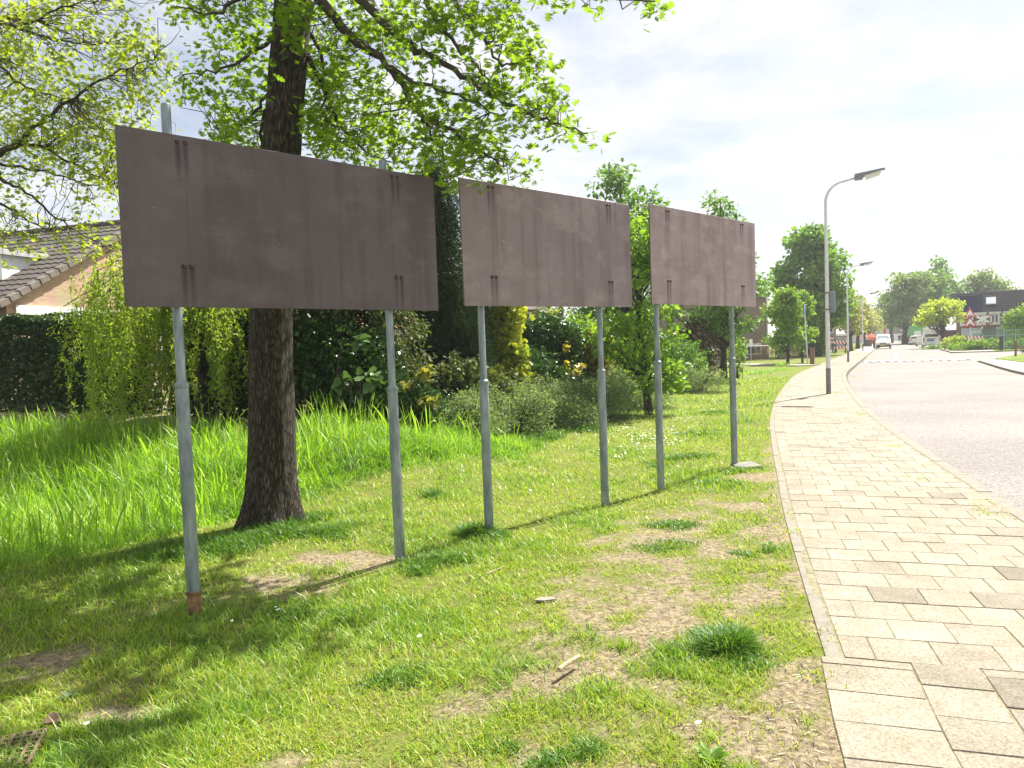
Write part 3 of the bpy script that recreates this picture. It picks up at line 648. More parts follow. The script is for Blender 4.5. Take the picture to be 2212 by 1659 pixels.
def bush(name, label, cat, loc, ells, n, size, leaf, tmpl=OVAL, seed=1, group=None, stems=8, twig=None, up=.5, shell=.35):
    rng = np.random.RandomState(seed); root = thing(name, label, cat, tuple(loc), 0, group); E_ = np.array([e[:3] for e in ells], float); R_ = np.array([e[3:] for e in ells], float)
    T = TUBES()
    for i in range(stems):
        k = rng.randint(len(E_)); d = unit(rng.normal(size=3)); d[2] = abs(d[2]); c = E_[k] + d * R_[k] * (.75 + .3 * rng.rand())
        branchy(T, rng, (E_[k][0] * .5 + rng.normal() * .08, E_[k][1] * .5 + rng.normal() * .08, -.05), c, .018, .004, 6, .12, .08, 5)
    T.build('stem', twig or TWIG, root)
    P, R, kk = leaf_cloud(rng, E_, R_, n, shell=shell, up=up); P = P + rng.normal(size=P.shape) * size * .6; P[:, 2] = np.maximum(P[:, 2], .01)
    ns = int(5 + stems * 1.6); ks = rng.randint(len(E_), size=ns); ds = unit(rng.normal(size=(ns, 3))); ds[:, 2] = np.abs(ds[:, 2]); st = E_[ks] + ds * R_[ks] * .92; ln = R_[ks].mean(1) * (.25 + .4 * rng.rand(ns)); m_ = 16; tt = np.linspace(0, 1, m_)
    dr = unit(ds + np.array([0, 0, .5]) + rng.normal(size=(ns, 3)) * .4); Q = st[:, None] + dr[:, None] * (ln[:, None] * tt)[:, :, None] - np.array([0, 0, 1.]) * (.35 * ln[:, None] * tt ** 2)[:, :, None]; Q = Q.reshape(-1, 3) + rng.normal(size=(ns * m_, 3)) * size * .35
    j_ = rng.choice(n, min(n, ns * m_), replace=False); P[j_] = Q[:len(j_)]; P[:, 2] = np.maximum(P[:, 2], .01)
    lump = vnoise(P[:, 0] * 2.3 + 40, P[:, 2] * 2.3 + P[:, 1] * 1.7 + 90)
    scatter('foliage', tmpl, P, R, size * (.6 + .7 * rng.rand(n)), np.clip(rng.rand(n) * .6 + lump * .5 - .05, 0, 1), leaf, root)
    return root

# ------------------------------------------------------------------ the oak in front
OAK_Y = 7.3
def oak():
    rng = np.random.RandomState(11); b = gd(585, 1130); root = thing('oak_tree', 'large oak with thick dark ridged trunk behind the nearest notice board', 'tree', (0, 0, 0))
    root.location = (b.x, b.y, 0); inv = np.array([b.x, b.y, 0.])
    # trunk surface with flare and ridges
    ctr = [(590, 1130), (588, 1000), (588, 900), (586, 700), (600, 430), (607, 330), (622, 150), (634, 0), (640, -250), (640, -700)]
    pts = np.array([tuple(at(x, y, OAK_Y)) for x, y in ctr]); pts = catmull(pts[:, :], 8); pts = pts - inv
    zs = np.linspace(-.15, 10.5, 110); cx = np.interp(zs, pts[:, 2], pts[:, 0]); cy = np.interp(zs, pts[:, 2], pts[:, 1]) * 0
    seg = 56; a = np.arange(seg) * 2 * math.pi / seg
    prof = np.interp(zs, [-.15, .0, .1, .25, .5, .9, 1.6, 2.6, 3.7, 5.5, 8, 10.5], [.35, .312, .285, .262, .242, .226, .210, .198, .185, .165, .10, .02])
    V = np.zeros((len(zs), seg, 3))
    for i, z in enumerate(zs):
        fl = math.exp(-max(z, 0) / .28); r = prof[i] * (1 + .16 * fl * np.cos(5 * a + .6) + .08 * fl * np.cos(3 * a + 2))
        r = r + .016 * (vnoise(np.cos(a) * 5.5 + 20 + np.sin(z * 2.1) * .25, np.sin(a) * 5.5 + z * 1.6 + 40) - .5) + .012 * (vnoise(a * 8 / math.pi * 2 + 5, z * 3 + 0 * a) - .5)
        V[i, :, 0] = cx[i] + r * np.cos(a); V[i, :, 1] = cy[i] + r * np.sin(a); V[i, :, 2] = z
    I = np.arange(len(zs) - 1)[:, None] * seg; J = np.arange(seg)[None]; K = (J + 1) % seg
    F = np.stack([I + J, I + K, I + seg + K, I + seg + J], -1).reshape(-1, 4)
    np_mesh('trunk', V.reshape(-1, 3), F.ravel(), np.arange(len(F)) * 4, BARK, root, smooth=True)
    T = TUBES(); skel = []
    def limb(px, y0, y1, r0, r1, seg=7):
        q = np.array([tuple(at(x, y, y0 + (y1 - y0) * i / (len(px) - 1))) for i, (x, y) in enumerate(px)]) - inv
        q = catmull(q, 5); q = q + rng.normal(size=q.shape) * .012; T.add(q, np.linspace(r0, r1, len(q)), seg); skel.append(q)
    limb([(655, -60), (690, 0), (750, 70), (796, 107), (840, 140), (875, 195), (910, 250), (973, 283), (1023, 320), (1064, 343)], 7.25, 6.6, .055, .008)
    limb([(840, 140), (880, 170), (943, 193), (1023, 217), (1090, 262)], 6.95, 6.2, .024, .005)
    limb([(905, 245), (930, 285), (960, 346), (966, 400)], 6.8, 7.2, .016, .005)
    limb([(720, -60), (776, 0), (857, 70), (896, 107), (933, 123), (1017, 173), (1073, 213), (1140, 246), (1200, 262), (1270, 292)], 7.2, 6.3, .045, .006)
    limb([(880, -70), (920, 0), (956, 60), (1003, 117), (1036, 150), (1060, 200)], 7.0, 6.4, .03, .005)
    limb([(950, -60), (986, 7), (1010, 50), (1050, 90), (1083, 137), (1150, 130)], 6.9, 6.4, .03, .005)
    limb([(650, 100), (700, 190), (730, 260), (790, 330), (850, 350)], 7.3, 7.9, .03, .006)
    limb([(645, 40), (690, 110), (700, 230), (720, 320)], 7.3, 8.0, .025, .006)
    limb([(600, 160), (560, 230), (520, 270), (480, 310)], 7.3, 7.6, .022, .005)
    limb([(610, 60), (550, 110), (480, 150), (400, 160)], 7.3, 6.9, .025, .005)
    limb([(620, -30), (540, -10), (460, 30), (380, 15)], 7.3, 6.7, .03, .005)
    limb([(575, 240), (560, 330), (545, 420)], 7.3, 8.3, .02, .006)
    limb([(1080, -60), (1190, -40), (1300, -10), (1415, 5)], 6.7, 5.9, .03, .005)
    for i in range(14):
        an = i * 2.399; z = 5.8 + i * .32; L = 3.6 - i * .12; q = branchy(T, rng, (np.interp(z, zs, cx), 0, z), (np.interp(z, zs, cx) + math.cos(an) * L, math.sin(an) * L, z + 1.1), .07 - i * .003, .01, 8, .06, .03, 7); skel.append(q)
    SK = np.concatenate(skel)
    # clusters: picture place, spread, whorls, depth range
    cl = [(455, 30, 50, 26), (520, 60, 55, 36), (560, 140, 45, 34), (545, 230, 45, 34), (500, 270, 40, 26), (478, 305, 30, 18), (400, 160, 26, 10), (430, 190, 30, 14), (465, 235, 35, 14), (400, 20, 40, 18), (470, 110, 45, 22), (560, 20, 50, 30), (510, 175, 45, 22), (555, 300, 35, 20), (515, 320, 25, 10),
          (612, 30, 25, 14), (640, 100, 22, 12), (655, 20, 30, 14), (700, 40, 55, 40), (745, 120, 50, 38), (685, 130, 35, 30), (700, 200, 45, 40), (745, 205, 45, 36), (670, 250, 30, 26), (720, 270, 50, 44), (790, 210, 50, 36), (800, 280, 45, 34), (850, 295, 45, 30), (760, 315, 45, 34), (690, 310, 40, 36), (845, 345, 35, 16), (880, 350, 20, 6),
          (780, 40, 55, 40), (835, 60, 45, 30), (900, 60, 45, 24), (870, 20, 50, 30), (960, 25, 45, 26), (1015, 30, 45, 24), (1055, 50, 40, 24), (1090, 30, 30, 18), (1110, 95, 32, 22), (1140, 115, 30, 18), (1165, 140, 22, 10), (1130, 140, 30, 12), (985, 110, 30, 8), (930, 110, 30, 10), (860, 130, 45, 22),
          (900, 190, 40, 18), (930, 230, 40, 18), (880, 240, 40, 20), (960, 250, 35, 12), (930, 300, 45, 26), (985, 300, 40, 26), (1005, 340, 35, 22), (1010, 300, 30, 14), (960, 350, 30, 14), (985, 395, 26, 14), (1075, 335, 35, 18), (1110, 360, 28, 12), (1145, 375, 14, 4), (1040, 380, 30, 8), (1060, 300, 26, 8),
          (1030, 180, 35, 18), (1065, 200, 35, 16), (1010, 215, 30, 10), (1095, 235, 35, 16), (1130, 215, 28, 12), (1130, 260, 30, 12), (1165, 245, 24, 10), (1200, 215, 24, 12), (1210, 250, 28, 14), (1200, 285, 20, 8), (1235, 270, 20, 8), (1265, 293, 12, 5), (1085, 275, 26, 6), (1170, 190, 20, 6), (1035, 130, 30, 8), (1080, 165, 24, 8),
          (1300, 4, 16, 5), (1415, 12, 18, 9), (1395, -5, 18, 6), (1200, -20, 40, 14)]
    cen = []; wt = []
    for x, y, s, n in cl:
        d0, d1 = (6.6, 9.0) if x < 900 else (6.1, 7.6)
        if 560 < x < 670: d0, d1 = 6.6, 7.0
        for i in range(int(n * .56)):
            q = at(x + rng.normal() * s * .55, y + rng.normal() * s * .55, d0 + (d1 - d0) * rng.rand()); cen.append(tuple(q))
    cen = np.array(cen) - inv
    # the part of the crown above the picture
    m = 950; d = unit(rng.normal(size=(m, 3))); top = np.array([.8, .3, 8.4]) + d * (rng.rand(m) ** .4)[:, None] * np.array([4.3, 4.4, 3.2])
    x_, y_, _ = seen(top + inv); top = top[(y_ < -60)]
    allc = np.concatenate([cen, top]); near = np.concatenate([np.ones(len(cen)), np.zeros(len(top))])
    # twigs to the nearest limb point
    for i, c in enumerate(cen):
        if rng.rand() < .5: continue
        dd = np.linalg.norm(SK - c, axis=1) + np.maximum(0, SK[:, 2] * 0); j = dd.argmin()
        if dd[j] < 1.3: branchy(T, rng, SK[j], c, .0065, .0022, 6, .18, .04, 4)
    T.build('limb', TWIG, root)
    per = np.where(near > 0, 9, 8); k = np.repeat(np.arange(len(allc)), per); n = len(k)
    Y = unit(rng.normal(size=(n, 3)) * np.array([1, 1, .55]) + np.array([0, 0, -.22])); P = allc[k] + rng.normal(size=(n, 3)) * .055 + Y * .03
    S = np.where(near[k] > 0, .080, .17) * (.6 + .65 * rng.rand(n)); tint = np.clip(.15 + rng.rand(len(allc))[k] * .5 + rng.rand(n) * .4, 0, 1)
    scatter('crown', LOBED, P, frames(Y, rng, .62), S, tint, L_OAK, root)
oak()
def young_oak():
    rng = np.random.RandomState(5); b = Vector((-9.8, 9.6, 0)); b.z = float(ground_z(b.x, b.y)); root = thing('oak_tree', 'yellow green young oak reaching in over the tiled house roof', 'tree', b); inv = np.array(b)
    T = TUBES(); sk = []
    T.add(np.array([(0, 0, -.1), (.02, 0, .6), (.05, 0, 2.2), (.1, .05, 4), (.1, .05, 6.5), (.1, 0, 9)]), [.24, .17, .15, .13, .08, .01], 12)
    def limb(px, r0, r1, y0=9.4, y1=8.8):
        q = np.array([(0.06, 0, max(1.9, min(7, at(px[0][0], px[0][1], y0).z - .25) - inv[2]))] + [tuple(np.array(at(x, y, y0 + (y1 - y0) * i / (len(px) - 1))) - inv) for i, (x, y) in enumerate(px)])
        q = catmull(q, 5); q += rng.normal(size=q.shape) * .012; T.add(q, np.linspace(r0, r1, len(q)), 6); sk.append(q)
    limb([(-60, 345), (0, 328), (50, 300), (70, 275), (120, 240), (190, 190), (260, 155), (330, 128)], .05, .005)
    limb([(-60, 60), (0, 48), (70, 72), (150, 90), (230, 95)], .04, .005)
    limb([(-60, 340), (20, 318), (70, 312), (140, 345), (220, 385), (255, 405)], .04, .006, 9.4, 9.6)
    limb([(-60, 340), (0, 355), (70, 365), (150, 385), (250, 420)], .03, .006, 9.4, 9.7)
    limb([(-60, 370), (0, 387), (55, 415), (120, 470), (200, 520)], .035, .005, 9.4, 9.2)
    limb([(-60, 130), (0, 145), (60, 190), (150, 215)], .03, .005, 9.2, 8.6)
    limb([(-60, 40), (60, 50), (120, 20), (200, 0)], .03, .005)
    limb([(-60, 440), (0, 440), (50, 470), (110, 500)], .03, .005)
    SK = np.concatenate(sk)
    cl = [(30, 25, 60, 46), (110, 15, 60, 34), (190, 5, 50, 18), (250, 0, 40, 10), (30, 110, 55, 40), (110, 130, 55, 34), (190, 95, 40, 16), (60, 190, 60, 44), (150, 190, 55, 34), (230, 130, 40, 22), (280, 110, 40, 22), (320, 100, 30, 12), (300, 150, 40, 22), (345, 130, 26, 9), (365, 190, 18, 4), (210, 220, 50, 30), (280, 210, 40, 20), (330, 205, 30, 9), (60, 260, 50, 26), (30, 300, 55, 30), (140, 270, 50, 26), (220, 260, 40, 24),
          (180, 310, 55, 34), (240, 330, 40, 26), (130, 320, 45, 24), (60, 340, 45, 18), (200, 370, 40, 26), (240, 390, 30, 18), (260, 270, 40, 16), (300, 300, 40, 20), (340, 330, 35, 12), (110, 380, 50, 18), (40, 410, 40, 10), (150, 440, 40, 9), (230, 440, 30, 8), (60, 460, 40, 10), (110, 490, 40, 14), (30, 500, 50, 26), (180, 480, 40, 12), (200, 520, 40, 14), (245, 510, 30, 12), (250, 550, 26, 8), (30, 540, 40, 8), (130, 540, 40, 6), (160, 510, 30, 8), (380, 10, 20, 6), (-40, 200, 80, 60), (-60, 400, 80, 40), (-60, 60, 80, 50)]
    cen = []
    for x, y, s, n in cl:
        for i in range(int(n * (.85 if y < 430 else .5))): cen.append(tuple(at(x + rng.normal() * s * .6, y + rng.normal() * s * .5, 8.5 + 2.0 * rng.rand())))
    cen = np.array(cen) - inv
    m = 200; d = unit(rng.normal(size=(m, 3))); top = np.array([-.2, .3, 7.6]) + d * (rng.rand(m) ** .4)[:, None] * np.array([3.2, 3.2, 2.6]); x_, y_, _ = seen(top + inv); top = top[(y_ < -40) | (x_ < -60)]
    for c in cen:
        if rng.rand() < .35: continue
        dd = np.linalg.norm(SK - c, axis=1); j = dd.argmin()
        if dd[j] < 1.6: branchy(T, rng, SK[j], c, .0055, .002, 6, .18, .03, 4)
    T.build('trunk', TWIG, root)
    allc = np.concatenate([cen, top]); near = np.concatenate([np.ones(len(cen)), np.zeros(len(top))]); k = np.repeat(np.arange(len(allc)), 9); n = len(k)
    Y = unit(rng.normal(size=(n, 3)) * np.array([1, 1, .5]) + np.array([0, 0, -.3])); P = allc[k] + rng.normal(size=(n, 3)) * .075 + Y * .03
    S = np.where(near[k] > 0, .072, .16) * (.55 + .65 * rng.rand(n)); scatter('crown', LOBED, P, frames(Y, rng, .55), S, np.clip(rng.rand(len(allc))[k] * .6 + rng.rand(n) * .4, 0, 1), L_YOAK, root)
young_oak()

# ------------------------------------------------------------------ hedge, willow, houses and garden plants behind
def hedge(label, x0, y0, x1, y1, h0, h1, seed, n, depth=.9):
    rng = np.random.RandomState(seed); a = np.array([x0, y0]); d = np.array([x1 - x0, y1 - y0]); L = np.linalg.norm(d); d /= L; nn_ = np.array([-d[1], d[0]])
    if nn_[1] < 0: nn_ = -nn_
    root = thing('hedge', label, 'hedge', (x0, y0, float(ground_z(x0, y0))), 0, 'clipped hedges along the gardens'); gz = root.location.z
    s = rng.rand(n) * L; f = rng.rand(n); H = h0 + (h1 - h0) * s / L
    face = rng.rand(n) < .72; w = np.where(face, np.abs(rng.normal(size=n)) * .16, rng.rand(n) * depth); zt = np.where(face, rng.rand(n) ** .85 * H, H - np.abs(rng.normal(size=n)) * .12)
    w = w + (vnoise(s * 1.4, zt * 1.6 + 3) - .5) * .28; zt = zt + (vnoise(s * 1.1 + 9, w * 2) - .5) * .22 * (zt > H * .8)
    xy = a + d * s[:, None] + nn_ * w[:, None]; P = np.stack([xy[:, 0] - x0, xy[:, 1] - y0, ground_z(xy[:, 0], xy[:, 1]) - gz + np.maximum(zt, .03)], 1)
    Y = unit(rng.normal(size=(n, 3)) * .8 + np.array([-nn_[0], -nn_[1], -.3]) * .6); scatter('foliage', IVY, P, frames(Y, rng, .35), .062 * (.6 + .8 * rng.rand(n)), np.clip(rng.rand(n) * .7 + .3 * (zt > H - .15), 0, 1), L_HEDGE, root)
    T = TUBES()
    for i in range(int(L * 5)):
        s_ = rng.rand() * L; q = a + d * s_ + nn_ * (.25 + .4 * rng.rand()); z0 = float(ground_z(q[0], q[1])) - gz
        branchy(T, rng, (q[0] - x0, q[1] - y0, z0 - .05), (q[0] - x0 + rng.normal() * .3, q[1] - y0 + rng.normal() * .1, z0 + h0 * .9), .025, .006, 6, .1)
    T.build('stem', TWIG, root)
hedge('tall dark clipped hedge below the tiled house, left of the willow', -17.5, 20.7, -6.9, 14.17, 2.35, 2.0, 21, 80000)
hedge('dark clipped hedge in the shade between willow and oak trunk', -6.6, 13.99, -3.55, 12.12, 1.85, 1.75, 22, 22000)
def willow():
    rng = np.random.RandomState(31); b = at(441, 960, 12.7); b.z = float(ground_z(b.x, b.y)); root = thing('willow_tree', 'small weeping willow with curly yellow green strands hanging to the grass', 'tree', b); inv = np.array(b)
    T = TUBES(); hub = np.array([0.0, 0, 1.9])
    T.add(np.array([(0, 0, -.1), (0, 0, .1), (.02, 0, .8), (-.02, .02, 1.6), (0, 0, 2.2), (.05, 0, 2.6)]), [.15, .10, .085, .08, .06, .03], 10)
    P = []; Y = []; k0 = []
    hubs = [(a_, r_) for a_, r_ in zip(rng.rand(46) * 2 * math.pi, np.sqrt(rng.rand(46)))]
    for i in range(470):
        ha, hr = hubs[i % 46]; an = ha + rng.normal() * .10 / (hr + .2); rr = 2.05 * min(1.1, hr + rng.normal() * .07) * (1 if math.cos(an) < 0 else .85); x, y = rr * math.cos(an), rr * math.sin(an) * .8; z = 2.75 - .16 * rr ** 2 + rng.normal() * .22 + (.35 if -1.9 < x < -1.0 else 0)
        st = np.array([x, y, z]); 
        if rng.rand() < .22: branchy(T, rng, hub + rng.normal(size=3) * .1 + np.array([0, 0, .3]), st, .026, .006, 8, .10, .22, 5)
        gz = float(ground_z(b.x + x, b.y + y)) - b.z; L = (z - gz) * (.35 + .6 * rng.rand()) if rng.rand() < .75 else .9 * rng.rand() + .3
        n = max(int(L / .035), 4); t = np.linspace(0, 1, n); dr = unit(np.array([x, y, 0.0]) + 1e-3) * .18
        q = st + dr * np.sin(t * 1.5)[:, None] + np.stack([.05 * np.sin(t * 9 + i) + rng.normal(size=n) * .012, .05 * np.cos(t * 8 + i * 2) + rng.normal(size=n) * .012, -t * L], 1)
        T.add(q[::4] if n > 8 else q[::2], [.004, .0015], 3)
        for rep in range(2): P.append(q + rng.normal(size=q.shape) * .022); yy = rng.normal(size=q.shape) * .8 + np.array([0, 0, -.7]); Y.append(yy); k0.append(np.full(n, rng.rand()))
    T.build('trunk', BARK2, root)
    P = np.concatenate(P); Y = np.concatenate(Y); k0 = np.concatenate(k0); scatter('crown', NARROW, P, frames(Y, rng, .3), np.stack([.13 * np.ones(len(P)), .085 * (.6 + .7 * rng.rand(len(P))), .085 * np.ones(len(P))], 1), np.clip(k0 * .5 + rng.rand(len(P)) * .5, 0, 1), L_WIL, root)
willow()
MTILE = M('concrete_roof_tile', (.085, .072, .064), rough=.85, var=.3, scale=3, bump=.4, bscale=60)
MBR = BRICK('buff_brick', (.66, .42, .29), (.52, .31, .21), (.50, .42, .34)); MWP = M('white_paint', (.78, .78, .77), rough=.45, var=.05)
MBRR = BRICK('red_brick', (.36, .155, .11), (.28, .11, .08), (.35, .28, .24)); MBRB = BRICK('brown_brick', (.26, .19, .15), (.20, .145, .115), (.25, .21, .18)); MGL = GLASS('window_glass')
def roof_tiles(name, mat, parent, P0, ex, ey, nx, ny, L, D, amp=.03, step=.03):
    """tiled slope: P0 corner at the eaves, ex along the eaves, ey up the slope; profile waves and stepped courses"""
    P0 = np.array(P0, float); ex = unit(np.array(ex, float)); ey = unit(np.array(ey, float)); nz_ = np.cross(ex, ey); nz_ = nz_ if nz_[2] > 0 else -nz_
    m = nx * 4 + 1; u = np.linspace(0, L, m); w = amp * np.abs(np.sin(np.arange(m) * math.pi / 4)); V = []; 
    for r in range(ny):
        for k, hh in ((0, step), (1, 0.002)):
            v = (r + k) * D / ny; V.append(P0 + ex * u[:, None] + ey * v + nz_ * (w + hh)[:, None])
    V = np.array(V); n = len(V); I = np.arange(n - 1)[:, None] * m; J = np.arange(m - 1)[None]; F = np.stack([I + J, I + J + 1, I + m + J + 1, I + m + J], -1).reshape(-1, 4)
    return np_mesh(name, V.reshape(-1, 3), F.ravel(), np.arange(len(F)) * 4, mat, parent)
def tiled_house():
    A = at(15, 650, 20.7); ga = float(ground_z(A.x, A.y)); rz = math.atan2(-.3, .954); root = thing('house', 'buff brick house with dark tiled roof and white dormer behind the hedge', 'house', (A.x, A.y, ga), rz)
    e = A.z - ga; Wd = 10.3; ri = 2.97; Lx = 13.0; sl_ = math.hypot(Wd / 2, ri)
    MB().prism([(0, 0), (Wd, 0), (Wd, e - .12), (Wd / 2, e + ri - .12), (0, e - .12)], 'x', -.25, -.05).box(-Lx, -.26, .25, .45, 0, e - .1).box(-Lx, -.26, Wd - .45, Wd - .25, 0, e - .1).build('wall', MBR, root)
    rf = roof_tiles('roof', MTILE, root, (-Lx, -.35, e - .2), (1, 0, 0), (0, Wd / 2 + .35, ri + .2), 44, 17, Lx + .02, sl_ + .4)
    roof_tiles('roof', MTILE, root, (-Lx, Wd + .35, e - .2), (1, 0, 0), (0, -Wd / 2 - .35, ri + .2), 44, 17, Lx + .02, sl_ + .4)
    mb = MB(); n = 17
    for s in (0, 1):
        for i in range(n):
            f0, f1 = i / n, (i + 1) / n - .006; y0, y1 = -.35 + (Wd / 2 + .35) * f0, -.35 + (Wd / 2 + .35) * f1; z0, z1 = e - .2 + (ri + .2) * f0, e - .2 + (ri + .2) * f1
            if s: y0, y1 = Wd - y0, Wd - y1
            mb.beam((.08, y0, z0 + .06), (.08, y1, z1 + .03), .2, .16, (0, -1 if not s else 1, 1))
    mb.build('verge_tile', M('verge_tile', (.16, .135, .115), rough=.85, var=.25, scale=5), rf)
    MB().tube([(-Lx, Wd / 2, e + ri + .05), (.1, Wd / 2, e + ri + .05)], [.11, .11], 8).build('ridge', MTILE, rf)
    MB().box(-Lx, .05, -.48, -.34, e - .28, e - .14).build('gutter', MWP, root)
    MB().box(-.045, .02, .25, Wd - .25, e - .36, e - .10).build('fascia', MWP, root)
    c = MB().box(-8.0, -7.2, Wd / 2 - .4, Wd / 2 + .4, e + ri - .3, e + ri + 1.0).box(-8.08, -7.12, Wd / 2 - .48, Wd / 2 + .48, e + ri + 1.0, e + ri + 1.12).build('chimney', MBR, rf)
    # flat roofed dormer on the slope
    d0 = at(-60, 602, 23.2); d1 = at(88, 552, 24.6)
    x1 = -1.75; dm = MB().box(-7, x1, 1.3, 4.2, e + .55, e + 1.55).build('dormer', MWP, root)
    MB().box(-7.15, x1 + .15, 1.12, 4.4, e + 1.55, e + 1.72).build('dormer_roof', M('grey_felt', (.42, .42, .42), rough=.7), dm)
    MB().box(-6.6, x1 - 1.6, 1.285, 1.297, e + .95, e + 1.5).build('pane', MGL, dm)
    for y0 in (2.2, 5.6):
        w = MB().box(-.045, -.0, y0, y0 + 2.2, .9, 2.2).build('window', MWP, root); MB().box(.003, .008, y0 + .1, y0 + 2.1, 1.0, 2.1).build('pane', MGL, w)
tiled_house()
def shed():
    p = at(640, 760, 18.5); gz = float(ground_z(p.x, p.y)); root = thing('garden_shed', 'garden shed with pinkish red tiled roof glimpsed between oak trunk and spruce', 'shed', (p.x, p.y, gz), rad(18))
    z0 = 1.65; MB().box(.1, 3.0, .1, 2.6, 0, z0).build('wall', MBR, root)
    MR = M('red_roof_tile', (.46, .23, .18), rough=.8, var=.25, scale=4)
    roof_tiles('roof', MR, root, (-.1, -.1, z0), (1, 0, 0), (0, 1.5, .85), 11, 7, 3.3, 1.72); roof_tiles('roof', MR, root, (-.1, 2.8, z0), (1, 0, 0), (0, -1.5, .85), 11, 7, 3.3, 1.72)
    MB().box(-.12, 3.22, -.16, -.11, z0 - .16, z0).build('fascia', MWP, root)
shed()
def G3(p): return Vector((p.x, p.y, float(ground_z(p.x, p.y))))
def P0(dx, Y): q = at(dx, 760, Y); return G3(q)
# weeping spruce
def spruce():
    rng = np.random.RandomState(41); b = P0(800, 13.2); root = thing('spruce_tree', 'dark spruce with drooping tips behind the right post of the nearest board', 'tree', b)
    T = TUBES(); T.add(np.array([(0, 0, -.1), (0, 0, 1.5), (.05, 0, 3), (.05, 0, 4.5)]), [.14, .10, .06, .01], 8); P = []; Y = []
    for i in range(150):
        z = .35 + 4.0 * rng.rand() ** 1.1; L = (1.15 * (1 - z / 4.9) + .25) * (.7 + .4 * rng.rand()); an = rng.rand() * 2 * math.pi; n = 26; t = np.linspace(0, 1, n)
        q = np.stack([math.cos(an) * L * t, math.sin(an) * L * t, z + .1 * t - .45 * L * t ** 2], 1); T.add(q[::5], [.014, .003], 4)
        for rep in range(9):
            off = rng.normal(size=(n, 3)) * np.array([.06, .06, .07]) * (.5 + t[:, None]) - np.array([0, 0, .05]) * rng.rand(n, 1); keep = rng.rand(n) < .3 + .7 * t
            P.append((q + off)[keep]); Y.append((rng.normal(size=(n, 3)) * .6 + np.array([math.cos(an), math.sin(an), -.9]))[keep])
    T.build('trunk', BARK, root); P = np.concatenate(P); Y = np.concatenate(Y)
    scatter('crown', NARROW, P, frames(Y, rng, .3), np.stack([.22 * np.ones(len(P)), .09 * (.6 + .7 * rng.rand(len(P))), .1 * np.ones(len(P))], 1), rng.rand(len(P)), L_SPR, root)
spruce()
bush('yew_shrub', 'very dark upright conifer filling the gap between the first two boards', 'shrub', P0(962, 15.6), [(0, 0, 1.4, .85, .8, 1.5), (-.1, 0, 3.0, .72, .7, 1.3), (-.05, 0, 4.2, .5, .5, 1.0), (-.15, .1, 5.0, .25, .25, .55), (-.55, -.3, .8, .7, .5, .8), (.5, -.3, 1.0, .5, .4, 1.0)], 60000, .10, L_DARK, NARROW, 43, None, 10, up=.2, shell=.45)
bush('ivy_shrub', 'ivy and glossy dark shrub with light specks beside the oak trunk', 'shrub', P0(720, 12.4), [(0, 0, .8, .75, .5, .9), (.6, .1, .7, .6, .5, .8), (-.3, 0, 1.3, .4, .4, .5)], 9000, .06, L_IVY, IVY, 44)
bush('sycamore_sapling', 'sapling with big pale lobed leaves low beside the oak trunk', 'sapling', P0(745, 11.6), [(0, 0, 1.0, .32, .3, .45), (.15, 0, .55, .35, .3, .35)], 60, .15, L_BIG, IVY, 45, None, 5, up=.7, shell=.6)
bush('sycamore_sapling', 'low sapling with yellowish tips right of the first board post', 'sapling', P0(905, 11.9), [(0, 0, .8, .2, .15, .22), (.05, 0, .3, .25, .2, .25)], 110, .11, LEAF('yellow_tip_leaf', (.14, .18, .03), (.42, .36, .07), .4), IVY, 46, None, 4, up=.6, shell=.6)
bush('ivy_shrub', 'shaded ivy clump at the foot of the spruce', 'shrub', P0(800, 12.2), [(0, 0, .35, .8, .4, .45), (.7, -.1, .3, .5, .4, .35)], 5000, .055, L_IVY, IVY, 47)
bush('golden_conifer', 'bright golden yellow conifer behind the left post of the middle board', 'shrub', P0(1090, 16.6), [(0, 0, .8, .40, .4, .8), (.12, -.1, 1.3, .3, .3, .5), (-.1, 0, 1.9, .32, .3, .6), (.1, 0, 2.5, .26, .3, .5), (-.03, 0, 3.2, .22, .22, .7)], 7500, .15, L_GOLD, SPRAY, 48, None, 16, up=.15, shell=.5)
bush('conifer_shrub', 'mid green feathery conifer against the golden one', 'shrub', P0(1046, 16.2), [(0, 0, .9, .35, .4, 1.0), (0, 0, 2.3, .3, .35, .9)], 14000, .11, LEAF('thuja', (.035, .07, .012), (.14, .20, .03), .25), NARROW, 49, None, 5, up=.2, shell=.4)
bush('ivy_shrub', 'ivy covered mound with bright top below the white window', 'shrub', P0(1175, 19.0), [(0, 0, 1.0, 1.15, .7, 1.3), (.1, 0, 1.9, .85, .6, .6), (-.6, 0, .9, .6, .5, .9)], 19000, .075, L_IVY, IVY, 50)
bush('ivy_shrub', 'fresh green clump of climbers right of the ivy mound', 'shrub', P0(1255, 20.0), [(0, 0, 1.3, .8, .6, 1.2), (.5, .1, 1.0, .7, .5, 1.0)], 9000, .08, L_MAP, IVY, 51)
bush('maple_sapling', 'slim sapling with orange yellow new leaves above the brambles', 'sapling', P0(1232, 17.6), [(0, 0, 1.55, .16, .15, .35), (.05, 0, 1.0, .18, .2, .3)], 110, .11, LEAF('orange_leaf', (.32, .27, .03), (.50, .42, .06), .45), IVY, 52, None, 4, up=.6, shell=.6)
